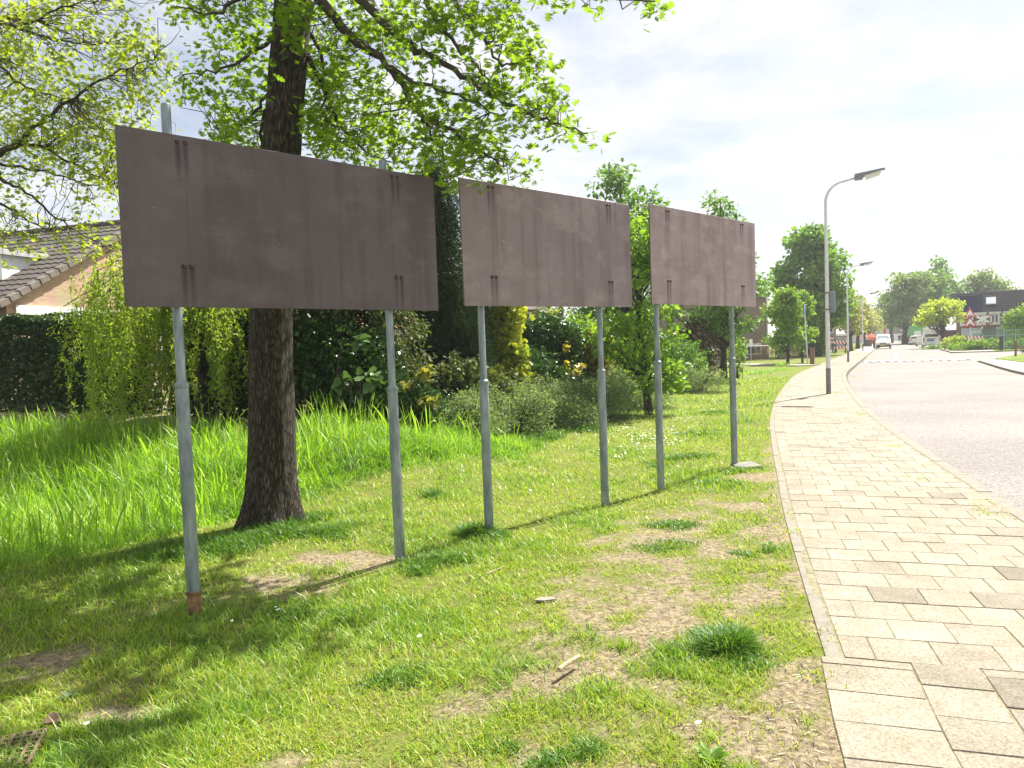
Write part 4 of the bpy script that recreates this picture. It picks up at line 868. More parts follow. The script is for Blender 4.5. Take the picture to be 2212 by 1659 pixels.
# low grey green mounds of cotoneaster along the ditch
for i, (dx, Y, w, h_, n) in enumerate([(975, 12.8, .95, .75, 15000), (1060, 13.6, 1.1, .95, 18000), (1160, 14.9, 1.25, 1.15, 20000), (1255, 16.6, 1.3, 1.35, 20000), (1345, 18.8, 1.35, 1.2, 17000), (1480, 24.0, 1.5, 1.1, 12000)]):
    lab = ['low cotoneaster mound nearest the first board post, tips lit by the sun', 'low cotoneaster mound behind the left post of the middle board', 'wide cotoneaster mound between the posts of the middle board', 'cotoneaster mound with dry pale twigs near the right post of the middle board', 'cotoneaster mound under the bright maple between the boards', 'smooth low mound of cotoneaster farthest along the ditch'][i]
    r_ = np.random.RandomState(300 + i)
    bush('cotoneaster', lab, 'shrub', P0(dx, Y), [(0, 0, .0, w, .7, h_ * .8), (w * .4, .1, .0, w * .6, .6, h_ * .6), (-w * .45, -.1, .0, w * .6, .6, h_ * .55)] + [(w * (2 * r_.rand() - 1), -.5 + .8 * r_.rand(), h_ * (.1 + .6 * r_.rand()), w * (.2 + .2 * r_.rand()), .35, h_ * (.2 + .2 * r_.rand())) for _ in range(8)], n, .046, L_BRM, OVAL, 60 + i, 'low shrubs along the ditch', 40, up=.4, shell=.3)
for dx, Y, ell, n, lf, lab in [(1000, 14.6, [(0, 0, .5, 1.0, .6, .75)], 9000, L_SPR, 'dark scrub filling the foot of the very dark conifer'), (1125, 17.4, [(0, 0, .7, .9, .6, 1.0), (.6, 0, .5, .7, .5, .8)], 9000, L_IVY, 'dark leafy scrub behind the wide cotoneaster mound'),
    (1300, 20.6, [(0, 0, .9, 1.0, .7, 1.2), (.8, .2, .7, .8, .6, 1.0)], 11000, L_MID, 'mid green scrub behind the right post of the middle board'), (1455, 25.5, [(0, 0, .8, 1.1, .7, 1.0)], 6000, L_MID, 'mid green scrub under the bright maple'), (690, 12.6, [(0, 0, 1.2, .6, .5, 1.1)], 7000, L_HEDGE, 'dark leafy scrub pressed against the hedge beside the trunk')]:
    bush('scrub', lab, 'shrub', P0(dx, Y), ell, n, .075, lf, IVY, int(dx), None, 14)
bush('dogwood_shrub', 'yellow amber shrub standing behind the right post of the middle board', 'shrub', P0(1290, 19.2), [(0, 0, 1.0, .3, .3, .9), (.1, 0, 1.7, .25, .25, .5)], 1500, .11, LEAF('amber_leaf', (.20, .19, .03), (.36, .33, .06), .4), OVAL, 66)
bush('beech_shrub', 'brownish purple shrub under the trees behind the last board', 'shrub', P0(1500, 30), [(0, 0, 1.3, 1.0, .8, 1.3), (-.8, 0, 1.1, .8, .7, 1.1)], 5000, .13, LEAF('copper_leaf', (.05, .035, .02), (.13, .10, .05), .3), OVAL, 67)
bush('garden_shrub', 'grey green rounded shrub left of the wooden fence', 'shrub', P0(1492, 33), [(0, 0, .8, .9, .7, .9)], 4000, .12, L_MID, OVAL, 68)
make_tree('maple_tree', 'bright green maple with forked stem between middle and last board', 'tree', P0(1398, 17.2), .9, .085, [(-.3, 0, 1.9, .9, .7, .9), (-.1, 0, 3.0, .95, .8, 1.0), (.15, 0, 4.0, .75, .7, .8), (.35, -.1, .8, .5, .4, .6)], L_MAP, BARK2, 80, 44, .12, .36, IVY, 71, None, 4.3, (-.35, 0))
make_tree('lime_tree', 'tall mid green tree rising over the tops of middle and last board', 'tree', P0(1352, 29), 2.0, .2, [(0, 0, 3.2, 2.0, 1.6, 2.0), (.2, 0, 5.8, 1.6, 1.5, 1.7), (.1, 0, 7.7, .95, .95, 1.0)], L_MID, BARK2, 130, 62, .2, .58, SPRAY, 72, None, 8.2)
make_tree('maple_tree', 'slender tree with dark straight trunk standing behind the last board', 'tree', G3(gd(1563, 822)), 1.4, .13, [(0, 0, 2.6, 1.7, 1.4, .75), (.2, 0, 4.2, 1.7, 1.4, 1.1), (.1, 0, 6.0, .8, .8, .8), (0, 0, 7.1, .7, .7, .75)], L_MID, BARK, 74, 60, .17, .5, SPRAY, 73, None, 7.4)
bush('shoot_clump', 'thin yellow green shoots around the foot of the slender tree', 'shrub', G3(gd(1590, 815)), [(0, 0, .9, .45, .4, .9)], 900, .12, L_MAP, OVAL, 74, None, 10)
make_tree('maple_sapling', 'bushy light green sapling on the verge left of the blue sign pole', 'sapling', G3(gd(1702, 786)), .8, .09, [(0, 0, 1.9, 1.25, 1.1, 1.0), (-.1, 0, 3.1, 1.2, 1.0, 1.1), (0, 0, 4.3, .55, .5, .8)], L_MAP, BARK, 76, 60, .2, .48, SPRAY, 75, None, 4.6)
make_tree('maple_sapling', 'narrower light green sapling directly beside the blue sign pole', 'sapling', G3(gd(1733, 783)), .9, .06, [(0, 0, 2.2, .75, .7, 1.2), (.1, 0, 3.8, .5, .5, .9)], L_MAP, BARK, 46, 55, .2, .42, SPRAY, 76, None, 4.6)
make_tree('chestnut_tree', 'big dense dome shaped chestnut behind the nearest street lamp', 'tree', G3(gd(1757, 768)), 2.0, .42, [(0, 0, 4.6, 3.3, 3.0, 2.4), (0, 0, 7.4, 3.0, 2.8, 2.6), (-.1, 0, 10.0, 1.7, 1.7, 1.6)], L_CHEST, BARK, 170, 75, .42, .95, SPRAY, 77, None, 10.6)
bush('climbing_shrub', 'yellow green climber hugging the chestnut trunk', 'shrub', G3(gd(1772, 768)), [(0, 0, 1.0, .5, .5, 1.1), (.1, 0, 2.2, .4, .4, .9)], 1500, .2, L_YEL if False else L_MAP, OVAL, 78)
# ------------------------------------------------------------------ grass
def GRASSM(name, stops, trans=.42):
    m = LEAF(name, stops[0][1], stops[-1][1], trans, .45, (1.2, 1.25, .5), .5); r = [n for n in m.node_tree.nodes if n.type == 'VALTORGB'][0]
    for p, c in stops[1:-1]: e = r.color_ramp.elements.new(p); e.color = c + (1,)
    return m
G_LAWN = GRASSM('lawn_blade', [(0, (.11, .24, .020)), (.40, (.25, .40, .032)), (.78, (.42, .51, .050)), (.88, (.44, .44, .10)), (1, (.48, .44, .17))])
G_TUFT = GRASSM('tuft_blade', [(0, (.04, .115, .010)), (.6, (.11, .24, .022)), (1, (.22, .37, .04))])
G_TALL = GRASSM('reed_blade', [(0, (.09, .21, .018)), (.55, (.23, .41, .036)), (.93, (.36, .54, .07)), (1, (.58, .62, .34))], .5)
def blades(name, P, H, Wd, lean, tint, mat, rng, seg=2, curl=.5, kind=None, parent=None):
    """tapered bending blades as one mesh"""
    n = len(P); a = rng.rand(n) * 2 * math.pi; d = np.stack([np.cos(a), np.sin(a), np.zeros(n)], 1); b = rng.rand(n) * 2 * math.pi; side = np.stack([np.cos(b), np.sin(b), np.zeros(n)], 1)
    side = unit(side - d * (side * d).sum(1, keepdims=True) * .6); V = np.zeros((n, 2 * seg + 1, 3))
    for i in range(seg + 1):
        t = i / seg; c = P + d * (H * lean * (t * (1 - curl) + curl * t * t))[:, None] + np.array([0, 0, 1.]) * (H * t * (1 - .45 * curl * lean * t))[:, None]
        if i < seg: w = side * (Wd * .5 * (1 - .25 * t))[:, None]; V[:, 2 * i] = c - w; V[:, 2 * i + 1] = c + w
        else: V[:, 2 * seg] = c
    fl = []; ln = []
    for i in range(seg - 1): fl += [2 * i, 2 * i + 1, 2 * i + 3, 2 * i + 2]; ln.append(4)
    fl += [2 * seg - 2, 2 * seg - 1, 2 * seg]; ln.append(3); k = 2 * seg + 1
    st = np.concatenate([[0], np.cumsum(ln)[:-1]]); loops = (np.arange(n)[:, None] * k + np.array(fl)[None]).ravel(); starts = (np.arange(n)[:, None] * len(fl) + st[None]).ravel()
    o = np_mesh(name, V.reshape(-1, 3), loops, starts, mat, parent, tint=np.repeat(tint, len(ln)), smooth=True)
    return tag(o, kind=kind) if kind else o
def tall_mask(x, y):
    u = ditch_u(x, y); v = np.maximum(hedge_v(x, y), 3 * sstep(-3.6, -2.6, x) * (1 - sstep(11.9, 13.2, y))); w = (fbm(x * 1.1 + 3, y * 1.1, 3) - .5) * 1.6
    return sstep(.15, .75, u + w * .35) * sstep(1.0, 2.0, v + w * .4) * (1 - sstep(.3, 1.0, x + w * .3))
def fan(rng, n, r0, r1, a0, a1):
    r = r0 * (r1 / r0) ** rng.rand(n); a = rad(a0) + (rad(a1) - rad(a0)) * rng.rand(n); return r * np.sin(a), r * np.cos(a), r
def lawn():
    rng = np.random.RandomState(101); x, y, r = fan(rng, 520000, 2.35, 34, -45, 38)
    k = x < slx(y) - .01 + rng.normal(size=len(x)) * .02; x, y, r = x[k], y[k], r[k]
    D = dirt(x, y); tm = tall_mask(x, y); hv = hedge_v(x, y); lush = fbm(x * 1.3 + 70, y * 1.3 + 20, 4); fine = fbm(x * 5 + 11, y * 5, 3)
    keep = rng.rand(len(x)) < (1 - .86 * D) * (1 - .8 * tm) * np.clip(.22 + 1.55 * (fine - .25), .08, 1) * np.where((hv < 1.0) & (x < -2), .25, 1)
    x, y, r, D, lush, fine = (q[keep] for q in (x, y, r, D, lush, fine)); n = len(x)
    H = (.016 + .040 * np.clip((lush - .32) * 2.6, 0, 1) + .022 * rng.rand(n)) * (1 - .45 * D) * (1 + .03 * r); Wd = .0030 * (1 + .16 * r) * (.7 + .6 * rng.rand(n))
    H = H * np.where(rng.rand(n) < .03, 1.7, 1)
    straw = rng.rand(n) < np.clip(.08 + .30 * (fine - .5) + .35 * D + .28 * (1 - np.clip((lush - .3) * 3, 0, 1)), .03, .7)
    t = np.clip(np.where(straw, .80 + .2 * rng.rand(n), .12 + .75 * rng.rand(n) - .5 * np.clip((lush - .45) * 2, 0, 1)), 0, 1)
    blades('lawn_grass', np.stack([x, y, ground_z(x, y) - .004], 1), H, Wd, .35 + .9 * rng.rand(n), t, G_LAWN, rng, 2, .6, 'stuff')
lawn()
def tall():
    rng = np.random.RandomState(102); x, y, r = fan(rng, 300000, 4.4, 19, -46, 3); tm = tall_mask(x, y); k = rng.rand(len(x)) < tm * np.clip(.25 + 1.8 * (fbm(x * 1.7, y * 1.7 + 9, 3) - .2), .1, 1) ; x, y, r = x[k], y[k], r[k]; n = len(x)
    u = ditch_u(x, y); lump = fbm(x * 1.2 + 33, y * 1.2, 3); left = sstep(-2.2, -4.5, x)
    H = (.06 + .08 * sstep(.1, 1.0, u) + .22 * lump * sstep(-.1, 1.2, u) + .16 * left * sstep(.6, 2, u)) * (.6 + .7 * rng.rand(n)); Wd = .0045 * (1 + .06 * r) * (.7 + .8 * rng.rand(n))
    pat = fbm(x * 2.4 + 7, y * 2.4, 3); t = np.clip(.12 + .62 * rng.rand(n) + (pat - .5) * 1.3, 0, .95); t = np.where(rng.rand(n) < .03, 1.0, t)
    blades('tall_grass', np.stack([x, y, ground_z(x, y) - .01], 1), H, Wd, .25 + .8 * rng.rand(n), t, G_TALL, rng, 3, .75, 'stuff')
    # broader reed leaves standing out of it
    x, y, r = fan(rng, 26000, 4.6, 17, -46, 1); k = rng.rand(len(x)) < tall_mask(x, y) * (.25 + .75 * sstep(-2.0, -4.5, x)) * sstep(.3, 1.2, ditch_u(x, y)); x, y = x[k], y[k]; n = len(x)
    blades('reeds', np.stack([x, y, ground_z(x, y) - .02], 1), (.38 + .34 * rng.rand(n)), (.011 + .0006 * np.hypot(x, y)) * (.5 + .8 * rng.rand(n)), .12 + .6 * rng.rand(n) ** 2, np.clip(.25 + .75 * rng.rand(n), 0, 1), G_TALL, rng, 5, .9, 'stuff')
tall()
def tufts():
    rng = np.random.RandomState(103); P = []; H = []; Wd = []
    #     picture place, radius, height, blades
    L_ = [(1570, 1395, .19, .15, 2600), (1560, 1405, .34, .06, 1500), (1030, 1150, .24, .14, 1900), (1070, 1155, .2, .09, 900), (930, 1195, .3, .10, 1500), (905, 1215, .15, .09, 500), (1445, 1125, .28, .06, 1300), (1440, 1175, .3, .055, 1200), (620, 1140, .45, .13, 3000), (560, 1165, .5, .11, 2600), (480, 1175, .5, .12, 2400), (350, 1190, .55, .12, 2400), (700, 1150, .35, .10, 1400),
          (935, 1080, .22, .10, 900), (1480, 985, .45, .09, 1400), (1500, 930, .5, .09, 1200), (1540, 890, .6, .10, 1200), (1420, 1000, .3, .07, 700), (1530, 1040, .4, .07, 1200), (1330, 900, .7, .16, 1600), (1260, 930, .7, .15, 1800), (1180, 945, .6, .16, 1800), (870, 1440, .22, .06, 1100), (1270, 1605, .13, .06, 500), (1090, 1590, .12, .05, 400), (1180, 1645, .16, .06, 500), (1590, 1015, .25, .08, 500), (1640, 1012, .2, .05, 300), (300, 1560, .3, .06, 1600), (120, 1650, .3, .07, 1500), (1660, 1190, .12, .05, 300), (640, 1300, .35, .06, 1300), (760, 1290, .3, .06, 1000), (440, 1360, .16, .06, 600), (1610, 1200, .14, .05, 300)]
    F_ = [(1000, 905, .6, .25, 900), (880, 985, .5, .28, 1200), (960, 980, .5, .25, 1200), (1080, 960, .5, .22, 1000), (1250, 875, .5, .2, 600), (1660, 800, 1.5, .2, 700), (1600, 806, 1.6, .25, 700), (1690, 790, .9, .35, 500), (1550, 825, .8, .3, 700), (1757, 768, 1.4, .3, 500), (1120, 925, .7, .24, 1800), (1200, 905, .7, .22, 1600), (1300, 880, .8, .2, 1500), (1370, 865, .8, .18, 1200), (930, 1010, .5, .28, 1500), (840, 1030, .5, .3, 1500), (1040, 985, .6, .2, 1500)]
    nt_ = sum(q[4] for q in L_); L_ = L_ + F_
    for dx, dy, rr, h, n in L_:  # each tuft from a few clumps
        c = gd(dx, dy); sc_ = rng.normal(size=(7, 2)) * rr * .42; ki = rng.randint(7, size=n); ox = sc_[ki, 0] + rng.normal(size=n) * rr * .24; oy = sc_[ki, 1] + rng.normal(size=n) * rr * .24; q = np.hypot(ox, oy); x = c.x + ox; y = c.y + oy; P.append(np.stack([x, y, ground_z(x, y) - .005], 1)); H.append(h * (.65 + .6 * rng.rand(7))[ki] * (.55 + .6 * rng.rand(n)) * np.exp(-(q / rr) ** 2 * .6)); Wd.append(.0034 * (1 + .12 * c.y) * (.7 + .6 * rng.rand(n)))
    P = np.concatenate(P); n = len(P); k = P[:, 0] < slx(P[:, 1]) - .02
    H = np.concatenate(H); Wd = np.concatenate(Wd); first = np.arange(n) < nt_
    for nm, q, m in (('grass_tufts', k & first, G_TUFT), ('long_grass', k & ~first, G_TALL)): blades(nm, P[q], H[q], Wd[q], (.3 + 1.0 * rng.rand(n))[q], rng.rand(n)[q] * .95, m, rng, 3, .8, 'stuff')
    # weeds rooted in the joints along the paving
    P = []
    for dx, dy, m in [(1750, 1452, 60), (1732, 1395, 50), (1700, 1150, 50), (1668, 1020, 40), (1860, 897, 60), (1925, 965, 90), (2130, 1108, 80), (2115, 1090, 40), (1800, 850, 60), (1990, 1035, 30), (1690, 1110, 40), (1780, 1365, 40), (1860, 800, 50), (1845, 815, 50), (1872, 800, 40)]:
        c = gd(dx, dy); x = c.x + rng.normal(size=m) * .06 * (1 + .04 * c.y); y = c.y + rng.normal(size=m) * .07 * (1 + .04 * c.y); P.append(np.stack([x, y, np.zeros(m)], 1))
    P = np.concatenate(P); n = len(P); blades('joint_weeds', P, .012 + .03 * rng.rand(n), .005 * (1 + .08 * P[:, 1]), .3 + .9 * rng.rand(n), .3 + .7 * rng.rand(n), G_LAWN, rng, 2, .7, 'stuff')
tufts()
def small_things():
    rng = np.random.RandomState(104)
    # daisies
    cl = [(1340, 930, 30, 9, 60), (1400, 940, 26, 8, 70), (1440, 925, 20, 5, 30), (1390, 962, 30, 7, 40), (1480, 905, 25, 4, 30), (1550, 885, 25, 4, 18), (1450, 955, 18, 5, 24), (1370, 900, 30, 8, 14), (1330, 980, 25, 8, 14), (1150, 1040, 40, 20, 6), (910, 1370, 3, 3, 1), (186, 1563, 1, 1, 1), (1508, 1580, 1, 1, 1), (560, 1310, 30, 30, 3), (220, 1075, 3, 3, 1)]
    P = np.concatenate([[tuple(gd(x + rng.normal() * sx, y + rng.normal() * sy)) for _ in range(n)] for x, y, sx, sy, n in cl]); n = len(P); P[:, 2] = ground_z(P[:, 0], P[:, 1]) + .055
    a = np.arange(8) * math.pi / 4; tm = ([(0, 0, .15)] + [(math.cos(t), math.sin(t), 0) for t in a], [(0, i + 1, (i + 1) % 8 + 1) for i in range(8)])
    R = np.repeat(np.eye(3)[None], n, 0) + rng.normal(size=(n, 3, 3)) * .12
    tag(scatter('daisies', tm, P, R, .013 * (.7 + .6 * rng.rand(n)), rng.rand(n), M('daisy_white', (.82, .82, .80), rough=.7, var=.03)), kind='stuff')
    # twigs and straw litter on the bare soil
    n = 5000; x, y, r = fan(rng, 26000, 2.5, 8, -40, 30); D = dirt(x, y); k = (rng.rand(len(x)) < D * .8 + .02) & (x < slx(y) - .03); x, y = x[k][:n], y[k][:n]; n = len(x)
    Y = unit(np.stack([rng.normal(size=n), rng.normal(size=n), rng.normal(size=n) * .08], 1)); tv = [(-.05, 0, 0), (.05, 0, 0), (.04, 1, .02), (-.04, 1, .02), (0, .5, .08)]
    tag(scatter('litter', (tv, [(0, 1, 4), (1, 2, 4), (2, 3, 4), (3, 0, 4)]), np.stack([x, y, ground_z(x, y) + .006], 1), frames(Y, rng, .9), .008 + .040 * rng.rand(n) ** 3, rng.rand(n) ** 1.6, LEAF('litter_straw', (.035, .024, .015), (.40, .32, .18), .1)), kind='stuff')
    MS = M('bare_stick', (.36, .28, .18), rough=.8, var=.25, scale=30, bump=.3)
    a, b = gd(1207, 1446, .02), gd(1252, 1417, .025); m = (a + b) / 2; o = MB().tube([a - m, (a - m) * .3 + Vector((0, .003, .003)), b - m], [.0125, .0115, .0105], 8).build('stick', MS); o.location = m; tag(o, 'short pale peeled stick lying on the worn grass', 'stick')
    a, b = gd(1050, 1240, .03), gd(1088, 1224, .05); m = (a + b) / 2; o = MB().tube([a - m, b - m], [.006, .004], 6).build('twig', MS); o.location = m; tag(o, 'thin straw coloured twig lying in front of the middle board', 'twig')
    # flat scrap of pale stone
    p = gd(1176, 1287); o = MB().prism([(-.07, -.02), (.0, -.035), (.075, -.012), (.06, .03), (-.03, .035)], 'z', 0, .010).build('stone', M('pale_stone', (.24, .215, .18), rough=.9, var=.15)); o.location = (p.x, p.y, float(ground_z(p.x, p.y)) + .01); tag(o, 'flat pale stone lying between grass and bare soil', 'stone')
    p = gd(112, 1545); o = MB().prism([(-.03, -.035), (.035, -.02), (.03, .03), (-.025, .035)], 'z', 0, .03).build('stone', M('brown_stone', (.16, .10, .07), rough=.9, var=.3)); o.location = (p.x, p.y, float(ground_z(p.x, p.y)) + .01); o.rotation_euler = (.3, .2, .4); tag(o, 'small brown stone chip in the shaded grass', 'stone')
    # broad leaved weeds
    for dx, dy, s, lab in [(1537, 1640, .085, 'rosette of plantain leaves at the foot of the picture beside the bare soil'), (145, 1492, .05, 'small pale broad leaved weed in the shade'), (1660, 1180, .06, 'broad leaved weed on the worn edge near the paving')]:
        p = gd(dx, dy); root = thing('weed', lab, 'weed', (p.x, p.y, float(ground_z(p.x, p.y)))); n = 18; an = np.arange(n) * 2.4; Y = np.stack([np.cos(an), np.sin(an), .15 + .6 * rng.rand(n)], 1)
        scatter('leaf', OVAL, np.stack([np.cos(an) * .005, np.sin(an) * .005, .01 + 0 * an], 1), frames(Y, rng, .9), np.stack([s * .62 + 0 * an, s * (.6 + .5 * rng.rand(n)), s + 0 * an], 1), rng.rand(n), L_MAP if s > .055 else L_BIG, root)
    # iron grating at the corner
    p = gd(-18, 1625); o = MB(); 
    for i in range(9): o.box(-.16 + i * .04, -.148 + i * .04, -.16, .16, 0, .02)
    for i in range(9): o.box(-.166, .178, -.16 + i * .04, -.152 + i * .04, .004, .016)
    o = o.build('drain_grate', M('brown_iron', (.20, .14, .10), rough=.7, metal=.4, var=.3)); o.location = (p.x, p.y, float(ground_z(p.x, p.y)) + .012); o.rotation_euler = (0, 0, .35); tag(o, 'brown iron drain grating half sunk in the shaded grass', 'grating')
small_things()
# ------------------------------------------------------------------ street furniture, vehicles and far buildings
ROADD = Vector((.46, .888, 0)); ROADN = Vector((.888, -.46, 0)); RRZ = math.atan2(ROADD.y, ROADD.x) - math.pi / 2   # +Y of a thing turned by RRZ runs along the road
MLP = M('grey_lamp_steel', (.66, .66, .68), rough=.55, metal=.0, var=.08); MHOU = M('slate_housing', (.20, .22, .25), rough=.5, var=.1); MDIF = M('lamp_diffuser', (.72, .70, .60), rough=.25, var=.04)
MDK = M('dark_band', (.19, .19, .19), rough=.6, var=.2)
def street_lamp(label, x, y, H, proto=None):
    if proto is not None:
        r = proto.copy(); C.objects.link(r); r.location = (x, y, 0); r['label'] = label
        for ch in proto.children:
            c = ch.copy(); C.objects.link(c); c.parent = r
            for g in ch.children: d = g.copy(); C.objects.link(d); d.parent = c
        return r
    root = thing('street_lamp', label, 'street lamp', (x, y, 0), RRZ, 'street lamps along the road')
    P = MB().tube([(0, 0, -.05), (0, 0, 1.9), (0, 0, H - .95)], [.066, .060, .042], 14).build('pole', MLP, root, smooth=True)
    MB().tube([(0, 0, .0), (0, 0, .75)], [.069, .067], 14).build('base_band', MDK, P, smooth=True)
    q = [(0, 0, H - .96), (0, 0, H - .74)] + [(.50 - .50 * math.cos(t), 0, H - .74 + .55 * math.sin(t)) for t in np.linspace(.1, 1.3, 9)] + [(.80, 0, H - .13)]
    MB().tube(q, np.linspace(.044, .034, len(q)), 10).build('arm', MLP, root, smooth=True)
    h = MB().prism([(.76, H - .20), (.95, H - .20), (1.0, H - .12), (1.46, H - .01), (1.46, H + .025), (.76, H - .045)], 'y', -.10, .10).box(1.40, 1.53, -.11, .11, H - .005, H + .03, .01).build('lamp_head', MHOU, root)
    MB().prism([(1.01, H - .125), (1.05, H - .225), (1.40, H - .135), (1.44, H - .022)], 'y', -.088, .088).build('diffuser', MDIF, h)
    return root
g1 = gd(1790, 851); lamp0 = street_lamp('nearest grey street lamp, tall pole standing on the pavers before the chestnut', g1.x, g1.y, 6.22)
bx = MB().box(.085, .21, -.07, .07, 2.35, 2.95, .01).build('sign_box', MHOU, lamp0); [MB().tube([(0, 0, z), (0, 0, z + .04)], [.08, .08], 12).build('strap', MDK, lamp0) for z in (2.42, 2.9)]
_keep = [c for c in lamp0.children if c.name.startswith(('pole', 'arm', 'lamp_head'))]
def lamp_copy(label, x, y):
    r = lamp0.copy(); C.objects.link(r); r.location = (x, y, 0); r['label'] = label
    for ch in _keep:
        c = ch.copy(); C.objects.link(c); c.parent = r
        for g in ch.children: d = g.copy(); C.objects.link(d); d.parent = c
for (px, Y), lab in zip([(1832, 47.0), (1864, 79.5), (1873, 112), (1879, 146), (1884, 182)], ['second grey street lamp along the pavement, dark sleeve at its foot', 'third grey street lamp, standing where the red cycle strip ends', 'fourth street lamp, rising from the pale roadside trees', 'fifth street lamp, only its head clear of the roadside trees', 'farthest street lamp, tiny beside the row of pale trees']):
    q = at(px, 760, Y); lamp_copy(lab, q.x, q.y)

# blue sign edge on with a wooden box at its foot
p = gd(1745, 786); root = thing('sign_post', 'tall grey post with a blue sign turned edge on beside the saplings', 'sign', (p.x, p.y, 0), RRZ)
MB().tube([(0, 0, 0), (-.16, 0, 3.8)], [.04, .035], 10).build('pole', MLP, root, smooth=True)
o = MB().box(-.19, -.13, -.36, .36, 3.05, 3.8, .01).build('sign_plate', M('blue_enamel', (.04, .13, .42), rough=.4, var=.1), root)
o = MB().box(-.13, .13, -.13, .13, 0, .95, .02).box(-.15, .15, -.15, .15, .95, 1.0, .01).build('wooden_post', M('brown_timber', (.20, .12, .085), rough=.85, var=.3, stretch=(8, 8, 1.5))); p2 = gd(1752, 786); o.location = (p2.x, p2.y - .2, 0); o.rotation_euler = (0, 0, RRZ); tag(o, 'stubby brown timber post at the foot of the blue sign', 'post')
q = at(1622, 752, 58); root = thing('sign_post', 'small white plate on a thin post before the brown brick house', 'sign', (q.x, q.y, 0)); MB().tube([(0, 0, 0), (0, 0, 1.55)], [.025, .025], 8).build('pole', MLP, root); MB().box(-.13, .13, -.04, -.03, 1.2, 1.7).build('sign_plate', MWP, root)

def striped(name, parent, x0, x1, z0, z1, y0, y1, n, slant=.5):
    """white board with slanting red bars, bars 3 mm proud on both faces"""
    b = MB().box(x0, x1, y0, y1, z0, z1).build(name, MWP, parent); w = (x1 - x0) / n; mb = MB(); s = (z1 - z0) * slant
    for i in range(n):
        a = x0 + i * w; q = [(a + s, z0 + .002), (min(a + s + w * .5, x1), z0 + .002), (min(a + w * .5, x1), z1 - .002), (a, z1 - .002)]
        mb.prism([(max(x0, u), v) for u, v in q], 'y', y0 - .003, y1 + .003)
    mb.build('stripe', M('signal_red', (.50, .03, .03), rough=.5, var=.1), b); return b
MPOST = M('dark_post', (.045, .05, .05), rough=.6, var=.2); MREDS = M('signal_red', (.50, .03, .03), rough=.5, var=.1)
def barrier(label, dx, Y, w, rz, h=(.35, .6, .85, 1.1), n=4):
    q = at(dx, 755, Y); root = thing('striped_barrier', label, 'barrier', (q.x, q.y, 0), rz, 'red and white barriers at the level crossing')
    for s in (-1, 1): MB().box(s * w * .42 - .05, s * w * .42 + .05, -.05, .05, 0, h[3] + .1).build('post', MPOST, root)
    striped('board', root, -w / 2, w / 2, h[0], h[1], -.085, -.055, n); striped('board', root, -w / 2, w / 2, h[2], h[3], -.085, -.055, n)
barrier('red and white striped barrier on the left verge beyond the second street lamp', 1815, 72, 1.25, 0, (.45, .72, .95, 1.25)); barrier('red and white striped barrier half hidden behind the warning sign post', 2103, 70, 1.75, .1, (.3, .6, .9, 1.2), 5)
barrier('short striped barrier piece turned aside left of the second street lamp', 1795, 76, .9, .7, (1.0, 1.2, 1.35, 1.6), 3)
def crossbuck(label, dx, Y, H, sc, side=1):
    q = at(dx, 755, Y); root = thing('level_crossing_sign', label, 'railway sign', (q.x, q.y, 0), 0, 'crossed railway signs at the level crossing')
    P = MB().tube([(0, 0, 0), (0, 0, H)], [.06, .06], 10).build('pole', MWP, root)
    for i in range(5): z = H * (.12 + i * .18); MB().tube([(0, 0, z), (0, 0, z + H * .09)], [.0635, .0635], 10).build('band', MREDS, P)
    for k, zc in enumerate((H - .35,)):
        for a in (-1, 1):
            L = 1.15 * sc; th = rad(26) * a; d = Vector((math.cos(th), 0, math.sin(th))); c = Vector((0, -.08 - .03 * (a > 0), zc)); b = MB().beam(c - d * L, c + d * L, .025, .24 * sc, (-math.sin(th), 0, math.cos(th))).build('cross_arm', MWP, root)
            for s in (-1, 1): MB().beam(c + d * s * L * .62, c + d * s * L * .985, .032, .15 * sc, (-math.sin(th), 0, math.cos(th))).build('red_tip', MREDS, b)
    return root
crossbuck('large red and white railway cross behind the two triangular warning signs', 2122, 74, 3.2, .95)
crossbuck('small red and white railway cross on the left verge behind the second lamp', 1827, 84, 3.0, .75)
def warning_post():
    q = at(2098, 755, 67); root = thing('warning_sign', 'grey post with two red rimmed triangular warning signs one above the other', 'sign', (q.x, q.y, 0), -.25); MB().tube([(.0, 0, 0), (-.12, 0, 3.85)], [.04, .035], 10).build('pole', MLP, root, smooth=True)
    for zc, s, k in ((3.25, .50, 0), (2.42, .56, 1)):
        tri = lambda r: [(-.1 - r, zc - r * .58), (-.1 + r, zc - r * .58), (-.1, zc + r * 1.15)]
        b = MB().prism(tri(s), 'y', -.07, -.045).build('sign_plate', MREDS, root); MB().prism([(a, c) for a, c in tri(s * .66)], 'y', -.074, -.0705).build('white_field', MWP, b)
        m = MB()
        if k == 0:
            m.prism([(-.26, zc - .18), (-.14, zc - .18), (-.2, zc - .02)], 'y', -.079, -.0745).prism([(-.08, zc - .18), (.06, zc - .18), (-.0, zc + .02)], 'y', -.079, -.0745).box(-.24, .04, -.079, -.0745, zc - .24, zc - .20)
        else: m.prism([(-.3, zc - .22), (.1, zc - .22), (.1, zc - .13), (-.12, zc - .10), (-.3, zc - .17)], 'y', -.079, -.0745).prism([(-.26, zc - .10), (.0, zc + .06), (.02, zc + .01), (-.2, zc - .12)], 'y', -.079, -.0745)
        m.build('pictogram', MPOST, b)
warning_post()
def bollard(label, dx, dy, h, w, capw=False, stump=False):
    g = gd(dx, dy); root = thing('bollard', label, 'bollard', (g.x, g.y, 0), RRZ); m = M('brown_timber', (.20, .12, .085)) if stump else MPOST
    MB().box(-w, w, -w, w, -.05, h, .02).build('post', m, root); MB().box(-w * 1.15, w * 1.15, -w * 1.15, w * 1.15, h, h + .08, .015).build('cap', MWP if capw else m, root)
